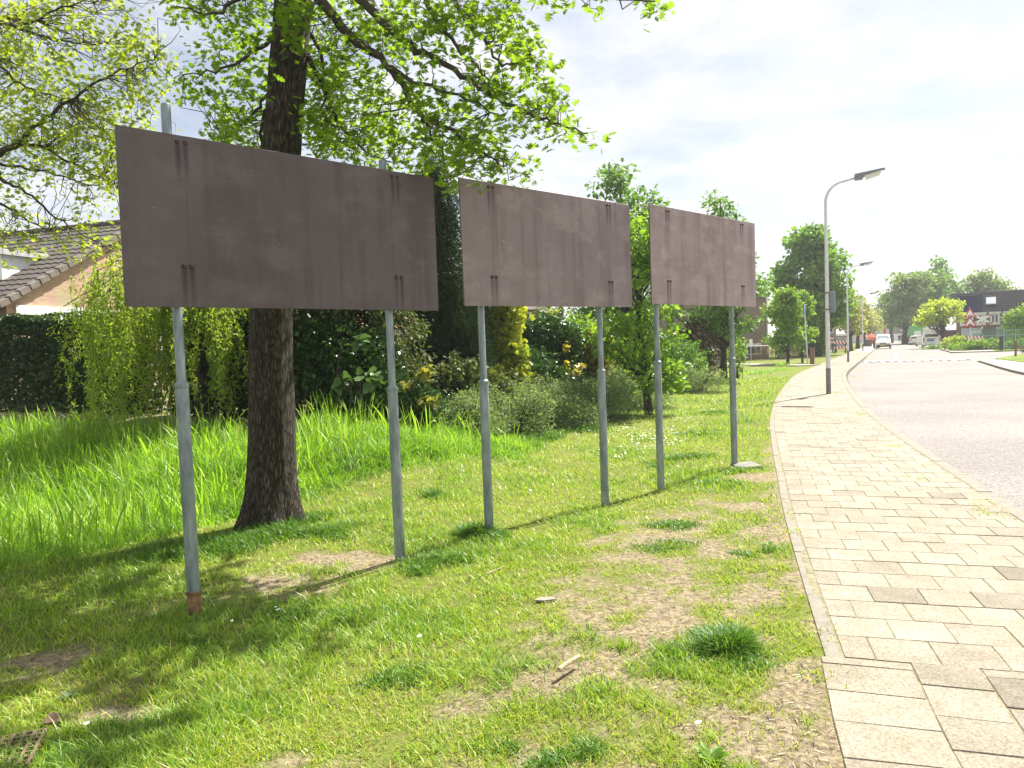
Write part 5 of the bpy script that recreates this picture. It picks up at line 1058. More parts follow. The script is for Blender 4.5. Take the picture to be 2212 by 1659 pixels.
bollard('black bollard with pale cap left of the warning sign', 2077, 752, .95, .10, True); bollard('dark green bollard standing in front of the green fence', 2163, 756, 1.1, .14); bollard('short brown timber stake on the grassy corner', 2194, 770, .9, .06, False, True); bollard('dark low post on the verge behind the nearest lamp', 1806, 761, .7, .10)
q = at(2109, 755, 76); root = thing('utility_cabinet', 'blue grey utility cabinet behind the railway cross', 'cabinet', (q.x, q.y, 0), -.2); MB().box(-.42, .42, -.25, .25, .1, 1.55, .02).build('body', M('cabinet_grey', (.34, .40, .45), rough=.5, var=.08), root); MB().box(-.48, .48, -.31, .31, 1.55, 1.62, .01).build('lid', MLP, root); MB().box(-.38, .38, -.258, -.252, .2, 1.5).build('door', M('cabinet_door', (.30, .36, .41), rough=.5, var=.08), root); MB().box(-.5, .5, -.3, .3, -.02, .1).build('plinth', M('old_concrete', (.20, .19, .17)), root)
def bar_fence(label, dx0, dx1, Y0, Y1, h, mat, step=.14, group='green bar fences at the level crossing', rails=(.1, .95)):
    a, b = at(dx0, 755, Y0), at(dx1, 755, Y1); a.z = b.z = 0; L = (b - a).length; root = thing('bar_fence', label, 'fence', a, math.atan2(b.y - a.y, b.x - a.x), group); m = MB(); x = 0
    while x < L: m.box(x, x + .03, -.015, .015, .12, h - .03); x += step
    m.build('bar_panel', mat, root); r = MB()
    for f in rails: r.box(-.03, L + .03, -.035, .035, h * f - .02, h * f + .03)
    r.build('rail', mat, root)
    for i in range(int(L / 2.4) + 1): MB().box(i * 2.4 - .04, i * 2.4 + .04, .04, .12, 0, h + .06).build('post', mat, root)
MGF = M('green_fence_paint', (.10, .19, .17), rough=.5, var=.15); MGF2 = M('pale_green_paint', (.28, .42, .38), rough=.5, var=.1)
bar_fence('pale green bar fence standing nearer the bushes on the right', 2168, 2206, 64, 63, 1.75, MGF2, .22); bar_fence('grey green bar fence behind the railway cross', 2124, 2215, 70, 76, 1.85, MGF, .16); bar_fence('long pale green rail fence reaching out to the right', 2125, 2240, 67, 65, 1.3, MGF2, .9)
def rail_fence():
    a, b = at(1596, 750, 57), at(1738, 750, 57); a.z = b.z = .2; L = (b - a).length; root = thing('rail_fence', 'grey tubular rail fence along the far lawn before the brown house', 'fence', a, math.atan2(b.y - a.y, b.x - a.x)); MB().tube([(0, 0, .95), (L, 0, .95)], [.03, .03], 8).build('rail', MLP, root)
    for i in range(5): MB().tube([(i * L / 4, 0, -.2), (i * L / 4, 0, .95)], [.03, .03], 8).build('post', MDK, root)
rail_fence()
def plank_fence():
    a, b = at(1518, 770, 40), at(1562, 770, 40); L = (b - a).length; root = thing('plank_fence', 'grey upright plank fence glimpsed behind the slender tree', 'fence', (a.x, a.y, .1), math.atan2(b.y - a.y, b.x - a.x)); m = MB(); x = 0
    while x < L: m.box(x, x + .095, -.012, .012, .1, 1.35); x += .11
    m.build('plank_panel', M('grey_timber', (.34, .30, .26), rough=.9, var=.25, stretch=(6, 6, 1)), root); MB().box(0, L, .0125, .05, .3, .4).box(0, L, .0125, .05, 1.05, 1.15).build('rail', MATS['grey_timber'], root); MB().box(-.05, L, -.10, -.013, -.1, .12).build('plinth', M('old_concrete', (.20, .19, .17)), root)
    for i in range(3): MB().box(i * L / 2.2 - .05, i * L / 2.2 + .05, -.11, -.0125, 0.12, 1.45).build('post', MATS['grey_timber'], root)
plank_fence()

# vehicles: body lofted from width sections along the car
def vehicle(name, label, cat, x, y, rz, L, Wd, prof, roof, col, glass_side, group=None, rear=False, extra=None):
    """prof: list of (along, bottom, waist, top, half width at waist, half width at top); +Y is the front"""
    root = thing(name, label, cat, (x, y, -.10), rz, group); pm = M('paint_' + name + '%d' % int(sum(col) * 1000), col, rough=.3, var=.03, coat=.6); V = []; ring = 14
    for (a, zb, zw, zt, hw, ht) in prof:
        pts = [(hw * .92, zb), (hw, zb + .12), (hw * 1.0, (zb + zw) / 2 + .05), (hw * .985, zw), (ht, zt - .07), (ht * .86, zt - .015), (ht * .4, zt)]
        V += [(u, a, v) for u, v in pts] + [(-u, a, v) for u, v in pts[::-1]]
    F = []; n = len(prof)
    for i in range(n - 1):
        for j in range(ring): k = (j + 1) % ring; F.append((i * ring + j, (i + 1) * ring + j, (i + 1) * ring + k, i * ring + k))
    F += [tuple(range(ring)), tuple(range((n - 1) * ring, n * ring))[::-1]]
    body = MB().add(V, F).build('body', pm, root, smooth=True); mt = M('tyre_rubber', (.02, .02, .02), rough=.85, var=.2); mr = M('wheel_rim', (.45, .45, .46), rough=.35, metal=.6, var=.05)
    for sy in (.31, -.30):
        for sx in (-1, 1):
            w = MB().tube([(sx * (Wd / 2 - .2), L * sy, .32), (sx * (Wd / 2 - .17), L * sy, .32), (sx * (Wd / 2 - .03), L * sy, .32), (sx * (Wd / 2 + .0), L * sy, .32)], [.27, .32, .32, .28], 20).build('wheel', mt, root); MB().tube([(sx * (Wd / 2 - .01), L * sy, .32), (sx * (Wd / 2 + .012), L * sy, .32)], [.2, .18], 14).build('rim', mr, w)
    def pane(nm, pts, mat, off=.012):
        q = [Vector(p) for p in pts]; nrm = (q[1] - q[0]).cross(q[2] - q[0]).normalized(); MB().add([tuple(p + nrm * off) for p in q] + [tuple(p - nrm * .02) for p in q], [tuple(range(len(q))), tuple(range(2 * len(q) - 1, len(q) - 1, -1))] + [(i, len(q) + i, len(q) + (i + 1) % len(q), (i + 1) % len(q)) for i in range(len(q))]).build(nm, mat, root)
    return root, pane
def sidepts(prof, i, f):
    a, zb, zw, zt, hw, ht = prof[i]; return (hw * .985 + (ht - hw * .985) * f, a, zw + (zt - .07 - zw) * f)
def glaze(root, pane, prof, screens, sides, mg):
    for (i, j, f0, f1) in screens:                 # front/rear screens between section i (low) and j (high)
        p, q = sidepts(prof, i, 0), sidepts(prof, j, 1); sgn = 1 if p[1] > q[1] else -1
        def lerp(f): return [(p[k] + (q[k] - p[k]) * f) for k in range(3)]
        a, b = lerp(f0), lerp(f1); pts = [(-a[0] * .9, a[1], a[2]), (a[0] * .9, a[1], a[2]), (b[0] * .86, b[1], b[2]), (-b[0] * .86, b[1], b[2])]
        pane('windscreen', pts if sgn < 0 else pts[::-1], mg, .03)
    for (i, j) in sides:
        for s in (1, -1):
            a, b, c, d = sidepts(prof, i, .08), sidepts(prof, j, .08), sidepts(prof, j, .9), sidepts(prof, i, .9); pts = [(s * u, v, w) for u, v, w in (a, b, c, d)]; pane('side_window', pts if s * (b[1] - a[1]) > 0 else pts[::-1], mg, .012)
MHEAD = M('headlamp_glass', (.75, .76, .78), rough=.1, var=.02, spec=.8); MTAIL = M('tail_lamp', (.35, .02, .02), rough=.3, var=.05); MBUMP = M('black_bumper', (.03, .03, .032), rough=.6, var=.1); MPLY = M('yellow_plate', (.75, .52, .05), rough=.5, var=.02); MPLB = M('blue_plate', (.10, .20, .60), rough=.5, var=.05)
def compact_van():
    pr = [(-2.15, .42, .95, 1.70, .82, .70), (-2.05, .28, 1.0, 1.80, .87, .74), (-.4, .25, 1.0, 1.84, .88, .76), (.55, .25, 1.0, 1.78, .88, .72), (1.25, .25, 1.0, 1.16, .88, .78), (2.0, .26, .88, 1.0, .85, .72), (2.2, .38, .74, .86, .74, .62)]
    q = at(1908, 750, 94); r, pane = vehicle('car', 'white compact van car driving towards the viewer along the street', 'car', q.x, q.y, RRZ + math.pi, 4.35, 1.78, pr, 0, (.78, .78, .78), None)
    glaze(r, pane, pr, [], [(1, 2), (2, 3)], MGL); pane('windscreen', [(.74, 1.22, 1.14), (-.74, 1.22, 1.14), (-.62, .62, 1.70), (.62, .62, 1.70)], M('sky_glass', (.35, .40, .44), rough=.08, var=.05), .03)
    for s in (-1, 1): MB().box(s * .62 - .16, s * .62 + .16, 2.04, 2.14, .66, .84, .02).build('headlight', MHEAD, r); MB().box(s * .98 - .09, s * .98 + .09, .95, 1.05, 1.05, 1.2, .02).build('mirror', MBUMP, r)
    MB().box(-.84, .84, 2.02, 2.26, .28, .55, .04).build('bumper', MBUMP, r); MB().box(-.26, .26, 2.26, 2.275, .40, .51).build('number_plate', MPLY, r); MB().box(-.36, .36, 2.12, 2.22, .6, .72, .02).build('grille', MBUMP, r)
compact_van()
def white_van():
    pr = [(-2.55, .40, 1.30, 2.30, .90, .74), (-2.45, .30, 1.30, 2.42, .95, .78), (.9, .28, 1.25, 2.44, .96, .80), (1.4, .28, 1.2, 2.05, .96, .74), (1.95, .28, 1.1, 1.25, .95, .84), (2.5, .30, .9, 1.05, .90, .76), (2.62, .4, .75, .9, .8, .7)]
    q = at(2011, 750, 91); r, pane = vehicle('delivery_van', 'white high roofed van parked with its rear towards the viewer under the yellow tree', 'van', q.x, q.y, RRZ, 5.2, 1.92, pr, 0, (.80, .80, .79), None)
    glaze(r, pane, pr, [], [(2, 3)], MGL); pane('rear_window', [(-.72, -2.54, 1.32), (.72, -2.54, 1.32), (.63, -2.50, 1.95), (-.63, -2.50, 1.95)], MGL, .03)
    for s in (-1, 1): MB().box(s * .84 - .06, s * .84 + .06, -2.60, -2.52, .75, 1.25, .01).build('tail_light', MTAIL, r)
    MB().box(-.9, .9, -2.66, -2.48, .32, .56, .04).build('bumper', MWP, r); MB().box(-.5, .22, -2.585, -2.55, .78, .95).build('number_plate', MPLB, r); MB().box(-.48, .35, -2.58, -2.55, 1.0, 1.10, .01).build('handle', MBUMP, r); MB().box(-.45, .45, -1.6, -.4, 2.415, 2.50, .03).build('roof_vent', MWP, r)
white_van()
def hatch(label, dx, Y, col, rz):
    pr = [(-1.95, .40, .85, 1.0, .76, .66), (-1.85, .28, .92, 1.38, .82, .60), (-1.3, .25, .93, 1.46, .83, .62), (.15, .25, .93, 1.47, .84, .62), (.95, .25, .92, 1.0, .84, .74), (1.75, .26, .80, .88, .80, .66), (1.95, .38, .66, .76, .7, .56)]
    q = at(dx, 750, Y); r, pane = vehicle('car', label, 'car', q.x, q.y, rz, 3.9, 1.68, pr, 0, col, None, 'cars parked along the street')
    glaze(r, pane, pr, [(4, 3, .1, .92), (0, 1, .25, .95)], [(2, 3)], MGL)
    for s in (-1, 1): MB().box(s * .66 - .12, s * .66 + .12, -1.97, -1.86, .68, .86, .01).build('tail_light', MTAIL, r); MB().box(s * .58 - .14, s * .58 + .14, 1.84, 1.92, .60, .74, .01).build('headlight', MHEAD, r)
    MB().box(-.24, .24, -1.985, -1.95, .55, .66).build('number_plate', MPLY, r)
hatch('small white car parked just left of the white van', 1977, 118, (.72, .72, .72), RRZ); hatch('red car parked at the kerb beyond the small white car', 1969, 138, (.42, .03, .03), RRZ)
q = at(1990, 750, 104); r, pane = vehicle('microcar', 'narrow white microcar tucked against the side of the white van', 'car', q.x, q.y, RRZ, 2.6, 1.3, [(-1.3, .35, .8, 1.2, .55, .45), (-1.2, .25, .85, 1.45, .64, .48), (0, .22, .85, 1.5, .65, .5), (.7, .22, .85, .98, .65, .56), (1.25, .3, .7, .82, .55, .45)], 0, (.70, .69, .62), None); pane('rear_window', [(-.42, -1.27, .9), (.42, -1.27, .9), (.38, -1.22, 1.35), (-.38, -1.22, 1.35)], MGL, .03)
def green_truck():
    q = at(1981, 750, 126); root = thing('box_truck', 'green sided box truck behind the white van', 'truck', (q.x, q.y, -.1), RRZ); gm = M('green_tarpaulin', (.10, .38, .08), rough=.5, var=.15, scale=1.5); MB().box(-1.2, 1.2, -3, 2.2, .9, 3.1, .04).build('cargo_box', gm, root)
    c = MB().prism([(2.3, .5), (4.1, .5), (4.15, 1.3), (3.7, 2.5), (2.3, 2.5)], 'x', -1.1, 1.1).build('cab', M('truck_grey', (.3, .3, .32), rough=.4, var=.05), root); MB().box(-.5, .5, -3.02, -3.002, 1.4, 2.2).build('panel_mark', MWP, root)
    MB().box(-1.1, 1.1, -3.0, 4.0, .55, .88).build('chassis', MBUMP, root)
    for yy in (-2.1, 3.0):
        for s in (-1, 1): MB().tube([(s * .85, yy, .5), (s * 1.12, yy, .5)], [.5, .5], 18).build('wheel', MATS['tyre_rubber'], root)
    for s in (-1, 1): MB().box(s * .95 - .12, s * .95 + .12, -3.04, -3.0, .6, .8).build('tail_light', MTAIL, root)
green_truck()
def cyclist():
    q = at(1943, 745, 150); root = thing('bicycle', 'dark bicycle ridden by the person in black at the street end', 'bicycle', (q.x, q.y, -.1), RRZ)
    for yy in (-.5, .5):
        w = MB(); a = np.linspace(0, 2 * math.pi, 25); w.tube([(0, yy + .34 * math.cos(t), .35 + .34 * math.sin(t)) for t in a], [.02] * 25, 6, False); o = w.build('wheel', MPOST, root)
    MB().tube([(0, -.5, .35), (0, -.1, .35), (0, .3, .85), (0, .5, .35)], [.02] * 4, 6).tube([(0, -.5, .35), (0, -.2, .85), (0, .3, .85)], [.02] * 3, 6).tube([(-.28, .3, 1.02), (.28, .3, 1.02)], [.015, .015], 6).tube([(0, .3, .85), (0, .3, 1.02)], [.018, .018], 6).build('frame', MPOST, root); MB().box(-.08, .08, -.32, -.06, .87, .93, .02).build('saddle', MPOST, root)
    vs = [(0, -.18, .98), (0, -.10, 1.2), (0, .0, 1.42), (0, .04, 1.52), (0, .06, 1.66), (.19, .0, 1.40), (.27, .16, 1.2), (.24, .32, 1.06), (-.19, .0, 1.40), (-.27, .16, 1.2), (-.24, .32, 1.06), (.11, -.16, .95), (.13, .15, .72), (.12, -.02, .30), (.12, .1, .27), (-.11, -.16, .95), (-.13, .2, .85), (-.12, .05, .46), (-.12, .17, .43)]
    es = [(0, 1), (1, 2), (2, 3), (3, 4), (2, 5), (5, 6), (6, 7), (2, 8), (8, 9), (9, 10), (0, 11), (11, 12), (12, 13), (13, 14), (0, 15), (15, 16), (16, 17), (17, 18)]; rr = [.15, .15, .17, .06, .11, .07, .05, .04, .07, .05, .04, .09, .075, .05, .045, .09, .075, .05, .045]
    me = bpy.data.meshes.new('person'); me.from_pydata(vs, es, []); o = bpy.data.objects.new('person', me); C.objects.link(o); md = o.modifiers.new('Skin', 'SKIN'); md.use_smooth_shade = True; o.modifiers.new('Sub', 'SUBSURF').levels = 1
    for v, r0 in zip(me.skin_vertices[0].data, rr): v.radius = (r0, r0)
    me.skin_vertices[0].data[0].use_root = True; me.materials.append(M('black_clothes', (.015, .016, .02), rough=.9, var=.2)); o.location = (q.x, q.y, -.1); o.rotation_euler = (0, 0, RRZ); tag(o, 'person in black clothes cycling away at the far end of the street', 'person')
cyclist()

# roadside trees and green on the far side
for i, (px, Y, h, r, lab) in enumerate([(1843, 84, 7.0, 2.1, 'pale spring tree with thin leaf, first of the row left of the street'), (1858, 98, 7.4, 2.2, 'pale spring tree with bare twigs showing, second of the row left of the street'), (1872, 116, 7.4, 2.4, 'pale yellow green tree, third of the row left of the street'), (1884, 140, 7.6, 2.6, 'pale yellow green tree, last of the row left of the street')]):
    q = at(px, 750, Y); make_tree('roadside_tree', lab, 'tree', (q.x - .3, q.y, -.05), 1.8, .24, [(0, 0, h * .52, r, r, h * .22), (0, 0, h * .74, r * .75, r * .75, h * .22)], L_PALE, BARK2, 70, 20, .34, .75, SPRAY, 90 + i, 'pale young trees left of the street', h * .85)
for i, (px, Y, z, ells, n, lf, lab) in enumerate([
    (1955, 128, 0, [(0, 0, 6.5, 3.6, 4, 2.6), (1.5, 0, 9.5, 4, 4, 3.0), (-1.4, 0, 4.6, 2.4, 3, 1.6)], 90, L_OLIVE, 'wide dark leaved tree shading the street end'),
    (1990, 135, 0, [(0, 0, 8, 4.2, 4, 3.2), (1, 0, 11, 3.4, 4, 2.2)], 90, L_MID, 'tall green tree behind the yellow tree'),
    (2038, 140, 0, [(0, 0, 9, 4.0, 4, 3.5), (-.8, 0, 13.4, 2.0, 2, 2.0)], 70, L_MID, 'tallest thin topped tree left of the dark roofed house'),
    (2070, 145, 0, [(0, 0, 8, 4.5, 4, 3.5)], 60, L_OLIVE, 'olive tree behind the left edge of the dark roof'),
    (2125, 140, 0, [(0, 0, 8.6, 3.6, 4, 3.4), (-.6, 0, 11.4, 2.6, 3, 2.2), (3, 0, 8.4, 3.2, 3, 2.6)], 90, L_OLIVE, 'round crowned tree rising behind the dark roof'),
    (2200, 150, 0, [(0, 0, 6, 4.6, 4, 3.0)], 50, L_OLIVE, 'low tree behind the right end of the dark roof'),
    (1925, 160, 0, [(0, 0, 6, 3.0, 3, 2.4), (.5, 0, 9, 2.4, 3, 2.2)], 60, L_MID, 'dark tree farthest along the right side of the street')]):
    q = at(px, 750, Y); make_tree('broadleaf_tree', lab, 'tree', (q.x, q.y, -.1), 2.5, .42, ells, lf, BARK, n, 42, .62, 1.25, SPRAY, 110 + i, 'tall trees beyond the level crossing')
q = at(2037, 752, 85); make_tree('yellow_tree', 'low spreading tree with bright yellow leaves above the white van', 'tree', (q.x, q.y, 0), 1.3, .17, [(-.2, 0, 3.6, 2.7, 2.0, .85), (.2, 0, 4.6, 2.0, 1.8, .95), (-2.3, 0, 3.1, 1.2, 1.2, .5)], L_YEL, BARK, 110, 44, .26, .58, SPRAY, 130, None, 4.6)
q = at(2005, 756, 80); bush('roadside_bush', 'low green bushes in front of the white van', 'shrub', (q.x + .6, q.y, 0), [(0, 0, .0, 1.3, .6, .3), (1.8, 0, .05, 1.1, .6, .42)], 1200, .16, L_MID, OVAL, 131)
q = at(2057, 752, 72); bush('broom_bush', 'yellowish arching bush left of the black bollard', 'shrub', (q.x, q.y, 0), [(0, 0, .4, 1.0, .6, .75), (.7, 0, .7, .7, .5, .6)], 1800, .18, L_WIL, NARROW if False else OVAL, 132)
for i, (px, Y, w, lab) in enumerate([(2100, 66, 1.7, 'long grassy clump around the warning sign post'), (2140, 66, 1.6, 'green shrub strip between warning sign and green bollard'), (2190, 65, 1.9, 'dark and light green shrub strip right of the green bollard')]):
    q = at(px, 754, Y); bush('verge_bush', lab, 'shrub', (q.x, q.y, 0), [(0, .6, .15, w, .7, .6), (w * .5, .7, .2, w * .6, .6, .65)], 2400, .17, [L_MAP, L_MAP, L_MID][i], OVAL, 133 + i, 'planted strip before the green fence')
q = at(2196, 735, 72); bush('garden_shrub', 'tall loose shrub with light leaves at the right edge beside the fence', 'shrub', (q.x, q.y, 0), [(0, 0, 1.6, 1.3, 1.0, 1.4), (.9, 0, 3.0, .9, .8, 1.2), (-.4, 0, 2.6, .6, .6, .8)], 2600, .24, L_MAP, OVAL, 137)
q = at(2207, 768, 56); bush('stub_bush', 'small brown leaved shrub beside the timber stake', 'shrub', (q.x + .4, q.y, 0), [(0, 0, .1, .6, .4, .35)], 420, .12, L_BRN, OVAL, 138)

MDTILE = M('black_roof_tile', (.016, .017, .024), rough=.9, var=.25, scale=2, spec=.12); MFEL = M('felt_roof', (.22, .22, .22), rough=.8)
def dark_house():
    a, b = at(2066, 735, 89), at(2225, 735, 85); a.z = b.z = 0; L = (b - a).length; root = thing('house', 'house with long black tiled roof and white dormers right of the yellow tree', 'house', a, math.atan2(b.y - a.y, b.x - a.x)); D_ = 5.6; e, ri = 3.75, 6.4
    w = MB().box(0, L, 0, .25, 0, e - .05).box(0, .25, .26, D_, 0, e - .05).box(L - .25, L, .26, D_, 0, e - .05).prism([(0, e - .049), (D_, e - .049), (D_ / 2, ri - .15)], 'x', 0, .25).build('wall', MBRR, root)
    rf = roof_tiles('roof', MDTILE, root, (-.15, -.4, e - .2), (1, 0, 0), (0, D_ / 2 + .4, ri - e + .2), 60, 14, L + .3, math.hypot(D_ / 2 + .4, ri - e + .2)); roof_tiles('roof', MDTILE, root, (-.15, D_ + .4, e - .2), (1, 0, 0), (0, -D_ / 2 - .4, ri - e + .2), 60, 14, L + .3, math.hypot(D_ / 2 + .4, ri - e + .2))
    sl_ = Vector((0, D_ / 2 + .4, ri - e + .2)).normalized(); nr = Vector((0, -sl_.z, sl_.y)); o0 = Vector((0, -.4, e - .2))
    def on_roof(name, x0, x1, f0, f1, mat, t0=.07, t1=.12, parent=rf):
        S = math.hypot(D_ / 2 + .4, ri - e + .2); q = [o0 + Vector((x, 0, 0)) + sl_ * S * f + nr * t for t in (t0, t1) for x, f in ((x0, f0), (x1, f0), (x1, f1), (x0, f1))]
        return MB().add(q, [(3, 2, 1, 0), (4, 5, 6, 7), (0, 1, 5, 4), (1, 2, 6, 5), (2, 3, 7, 6), (3, 0, 4, 7)]).build(name, mat, parent)
    ms = M('solar_cells', (.012, .014, .030), rough=1.0, var=.1, spec=0)
    for k in range(2): on_roof('solar_panel', .3, 2.6, .12 + k * .36, .46 + k * .36, ms)
    s = on_roof('skylight', 3.0, 4.0, .42, .72, M('grey_frame', (.25, .26, .28), rough=.5), .06, .14); on_roof('pane', 3.08, 3.92, .45, .69, M('bright_glass', (.50, .56, .62), rough=.08, var=.05), .142, .15, s)
    for x0, x1 in ((.4, 3.0), (3.4, 4.4), (4.8, 6.5)):
        d = MB().box(x0, x1, -.55, -.02, 2.35, e - .1).build('dormer', MWP, root); MB().box(x0 - .1, x1 + .1, -.72, .3, e - .1, e + .12).build('dormer_roof', MWP, d); m = MB(); n = 2 if x1 - x0 < 3.5 else 3; w_ = (x1 - x0 - .3) / n
        for i in range(n): MB().box(x0 + .2 + i * w_, x0 + .05 + (i + 1) * w_, -.556, -.551, 2.65, e - .25).build('pane', MGL, d)
    MB().box(.5, 2.6, -.06, -.001, .6, 2.1).build('door', M('blue_white_panel', (.55, .60, .70), rough=.5), root); MB().box(L * .55, L * .55 + 2, -.04, -.001, .8, 2.1).build('window', MWP, root)
dark_house()
def red_gable():
    q = at(2184, 735, 80); root = thing('house', 'red brick house whose gable edge shows at the far right', 'house', (q.x, q.y, 0), rad(-38)); MB().prism([(0, 0), (8, 0), (8, 2.7), (4, 8.6), (0, 2.7)], 'y', 0, 8).build('wall', MBRR, root); MB().beam((-.2, 3.9, 2.55), (4, 3.9, 8.75), 8.3, .16, (-.8, 0, .6)).build('roof', MDTILE, root); MB().beam((8.2, 3.9, 2.55), (4, 3.9, 8.75), 8.3, .16, (.8, 0, .6)).build('roof', MDTILE, root)
    MB().box(1.5, 3, -.04, -.001, .9, 2.2).build('window', MWP, root)
red_gable()
q0, q1 = at(2037, 740, 95), at(2112, 740, 94); root = thing('garden_wall', 'dark red brick garden wall right of the white van', 'wall', (q0.x, q0.y, -.05), math.atan2(q1.y - q0.y, q1.x - q0.x)); LW = (q1 - q0).length; MB().box(0, LW, 0, .22, 0, 1.95).build('brickwork', BRICK('dark_red_brick', (.16, .07, .06), (.12, .05, .045), (.12, .09, .08)), root); MB().box(-.03, LW + .03, -.04, .26, 1.95, 2.03).build('coping', MFEL, root)
q = at(2040, 752, 86); root = thing('rail', 'low pale timber rail on posts before the garden wall', 'rail', (q.x, q.y, 0), -.45); MB().box(-.2, 3.0, -.04, .04, .75, .83).build('beam', M('pale_timber', (.48, .38, .30), rough=.8), root)
for xx in (0, 2.6): MB().box(xx - .05, xx + .05, .045, .13, 0, .75).build('post', MATS['pale_timber'], root)
def brown_house():
    a, b = at(1585, 745, 60), at(1657, 745, 61); a.z = b.z = .1; L = (b - a).length; root = thing('house', 'plain brown brick house behind the saplings on the left verge', 'house', a, math.atan2(b.y - a.y, b.x - a.x)); h = 5.0
    MB().box(-6, L, 0, 8, -.3, h).build('wall', MBRB, root); MB().box(-6.2, L + .2, -.2, 8.2, h, h + .3).build('roof', MFEL, root); MB().box(L + .002, L + .12, -.06, .3, 0, h - .1).build('corner_post', MWP, root)
    w = MB().box(L - 2.0, L - .6, -.05, -.001, .35, 1.25).build('window', MWP, root); MB().box(L - 1.92, L - .68, -.058, -.052, .40, 1.05).build('pane', MGL, w)
brown_house()
def side_house():
    q = at(1748, 742, 96); root = thing('house', 'beige house with white framed windows half hidden behind the nearest lamp', 'house', (q.x, q.y, 0), .1); MB().box(0, 3.7, 0, 7, -.1, 3.6).build('wall', BRICK('grey_buff_brick', (.36, .30, .24), (.30, .25, .2), (.30, .27, .23)), root); MB().prism([(-.3, 3.6), (7.3, 3.6), (3.5, 5.0)], 'x', -.2, 3.9).build('roof', MTILE, root)
    for x0 in (.4, 2.1): w = MB().box(x0, x0 + 1.2, -.05, -.001, 2.2, 3.4).build('window', MWP, root); MB().box(x0 + .1, x0 + .55, -.058, -.052, 2.3, 3.3).box(x0 + .65, x0 + 1.1, -.058, -.052, 2.3, 3.3).build('pane', MGL, w)
side_house()
q = at(1811, 738, 106); root = thing('garage', 'low flat roofed garage with pale fascia behind the roadside trees', 'garage', (q.x, q.y, 0), .2); MB().box(-3, 2.3, 0, 5, 0, 1.75).build('wall', MATS['grey_buff_brick'], root); MB().box(-3.15, 2.45, -.15, 5.15, 1.75, 2.05).build('fascia', MWP, root)
for i in range(2): MB().box(-.5 + i * 1.4, .7 + i * 1.4, -.04, -.001, .1, 1.6).build('door', M('grey_door', (.30, .32, .36), rough=.5), root)
def end_building():
    q = at(1900, 736, 205); root = thing('apartment_building', 'grey two storey building with white ground floor closing the street', 'building', (q.x, q.y, -.1), -.06); L = 17.5
    MB().box(0, L, 0, 9, 0, 1.95).build('ground_floor', MWP, root); MB().box(-.1, L + .1, -.12, 9.1, 1.95, 4.35).build('upper_wall', M('grey_slate_cladding', (.16, .15, .145), rough=.8, var=.15, scale=3, stretch=(1, 1, 6)), root); MB().box(-.3, L + .3, -.3, 9.3, 4.35, 4.6).build('roof', MFEL, root)
    for x0 in (.9, 2.4, 5.6, 7.2, 8.8, 11.6, 13.2, 15.2): w = MB().box(x0, x0 + .95, -.19, -.122, 2.75, 3.95).build('window', MWP, root); MB().box(x0 + .14, x0 + .81, -.197, -.192, 2.88, 3.82).build('pane', MGL, w)
    for x0 in (3.0, 5.8, 9.8, 13.5): MB().box(x0, x0 + .8, -.05, -.001, .05, 1.75).build('door', M('dark_door', (.05, .05, .055), rough=.5), root)
    MB().box(7.6, 9.0, -.05, -.001, .6, 1.75).build('window', MATS['window_glass'], root)
    MB().prism([(0, 4.6), (5, 6.2), (10, 4.6)], 'y', 2, 8).build('roof', M('pale_gable', (.55, .53, .50), rough=.7), root)
end_building()
q = at(1868, 738, 168); root = thing('shop_building', 'pale building with red corner strip behind the roadside trees', 'building', (q.x, q.y, -.1), .05); MB().box(0, 6.0, 0, 7, 0, 6.2).build('wall', M('cream_render', (.62, .58, .54), rough=.8), root); MB().box(4.4, 4.9, -.05, -.002, 0, 6.2).build('corner_strip', MREDS, root); MB().box(.6, 4, -.05, -.001, 2.9, 3.9).build('window', MATS['window_glass'], root); MB().box(-.2, 6.2, -.2, 7.2, 6.2, 6.5).build('roof', MFEL, root)
MOR = M('orange_awning', (.70, .12, .035), rough=.6, var=.12, scale=2)
q = at(1864, 745, 118); root = thing('market_tent', 'orange red tent roofs behind the roadside tree trunks', 'tent', (q.x, q.y, 0), .1); root.scale = (.62, .62, .9)
for i in range(2): x0 = i * 1.9; MB().add([(x0, 0, 1.5), (x0 + 1.8, 0, 1.5), (x0 + 1.8, 1.8, 1.5), (x0, 1.8, 1.5), (x0 + .9, .9, 2.3)], [(0, 1, 4), (1, 2, 4), (2, 3, 4), (3, 0, 4), (3, 2, 1, 0)]).build('canopy', MOR, root); MB().box(x0 + .05, x0 + 1.75, .05, .08, .3, 1.49).build('side_sheet', MOR, root)
for xx in (0.03, 1.83, 3.67): MB().box(xx, xx + .04, -.01, .03, 0, 1.49).build('leg', MWP, root)
def bin_(label, dx, Y):
    q = at(dx, 750, Y); root = thing('waste_bin', label, 'bin', (q.x, q.y, -.05), .1, 'wheeled bins by the parked car'); MB().prism([(-.27, .05), (.27, .05), (.32, 1.0), (-.32, 1.0)], 'y', -.3, .3).build('body', MPOST, root); MB().box(-.34, .34, -.36, .34, 1.0, 1.08, .02).build('lid', MDK, root)
bin_('dark wheeled bin close beside the white compact van', 1893.5, 95); bin_('dark wheeled bin by the tent, left of its neighbour', 1877, 110)
q = at(1897, 752, 92); root = thing('marker_post', 'thin white marker post in front of the bins', 'post', (q.x - .3, q.y, -.05)); MB().box(-.05, .05, -.05, .05, 0, 1.0).build('shaft', MWP, root); MB().box(-.052, .052, -.052, .052, 1.0, 1.06).build('cap', MPOST, root)
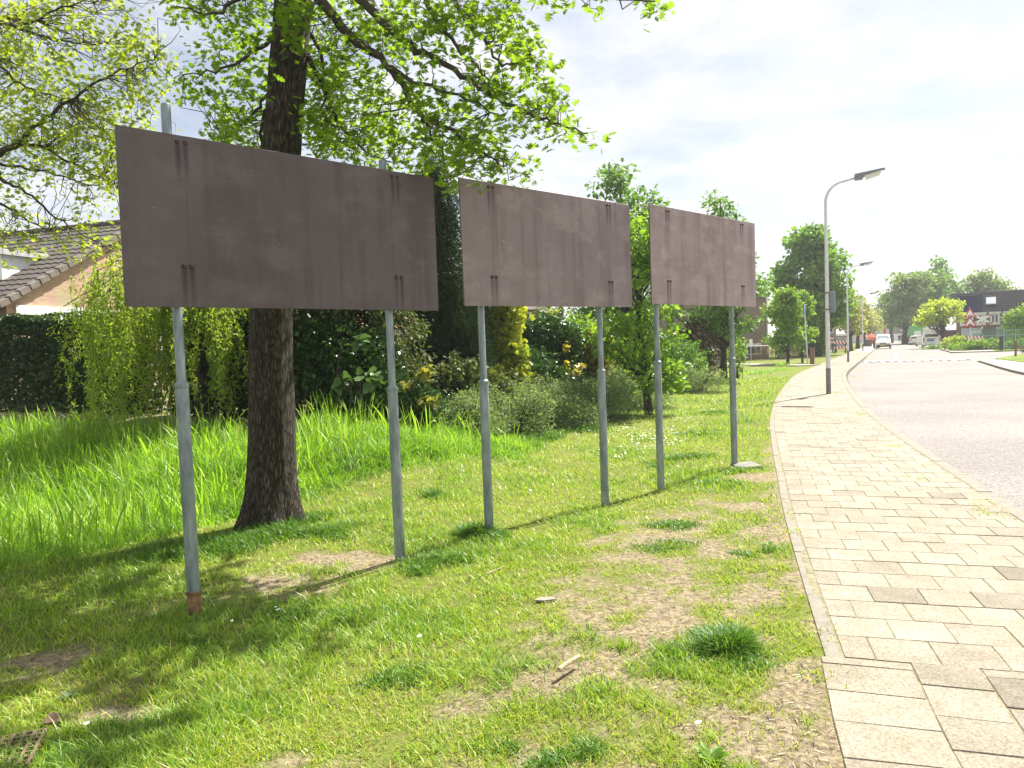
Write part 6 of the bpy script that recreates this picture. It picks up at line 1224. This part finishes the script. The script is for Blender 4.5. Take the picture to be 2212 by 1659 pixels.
def white_corner_house():
    q = at(1118, 700, 36); root = thing('house', 'house corner with white window frame glimpsed above the ivy mound', 'house', (q.x, q.y, .3), .35); MB().box(-5, 1.15, 0, 6, -.3, 3.2).build('wall', MBR, root); MB().prism([(-.4, 3.2), (6.4, 3.2), (3, 5.2)], 'x', -5.2, 1.3).build('roof', MTILE, root)
    w = MB().box(-.2, .75, -.06, -.001, 1.6, 3.1).build('window', MWP, root); MB().box(.28, .68, -.068, -.062, 1.7, 3.0).build('pane', MGL, w)
white_corner_house()
for i, (px, h) in enumerate([(1172, 3.1), (1188, 3.25), (1206, 3.0)]):
    lab = ['clipped olive cone tree left of two others above the ivy mound', 'golden clipped cone tree in the middle above the ivy mound', 'small cone tree at the right above the ivy mound'][i]
    bush('cone_topiary', lab, 'shrub', P0(px, 24 + i * .4), [(0, 0, 1.2, .42, .42, 1.2), (0, 0, 2.2, .3, .3, h - 2.2)], 2600, .09, [L_SPR, L_GOLD, L_SPR][i], OVAL, 150 + i, 'clipped cone trees above the ivy')
hedge('dark hedge piece behind the chestnut and the saplings', *tuple(at(1690, 750, 60))[:2], *tuple(at(1785, 750, 68))[:2], 1.3, 1.4, 23, 7000)
bush('garden_shrub', 'brown twiggy bare shrub before the brown house window', 'shrub', tuple(at(1660, 745, 59))[:2] + (.1,), [(0, 0, .8, 1.5, .6, .8), (1.4, 0, .7, 1.0, .6, .8)], 1600, .2, L_BRN, NARROW, 155)
# ------------------------------------------------------------------ haze
def haze(dens):
    m = bpy.data.materials.new('haze_air'); m.use_nodes = True; t = m.node_tree; t.nodes.clear(); o = t.nodes.new('ShaderNodeOutputMaterial'); v = t.nodes.new('ShaderNodeVolumePrincipled')
    v.inputs['Color'].default_value = (.94, .96, 1.0, 1); v.inputs['Density'].default_value = dens; v.inputs['Anisotropy'].default_value = .25; t.links.new(v.outputs[0], o.inputs['Volume'])
    h = MB().box(-2700, 3800, -60, 2700, -1.5, 26).build('haze', m); tag(h, kind='stuff')
haze(.0006)
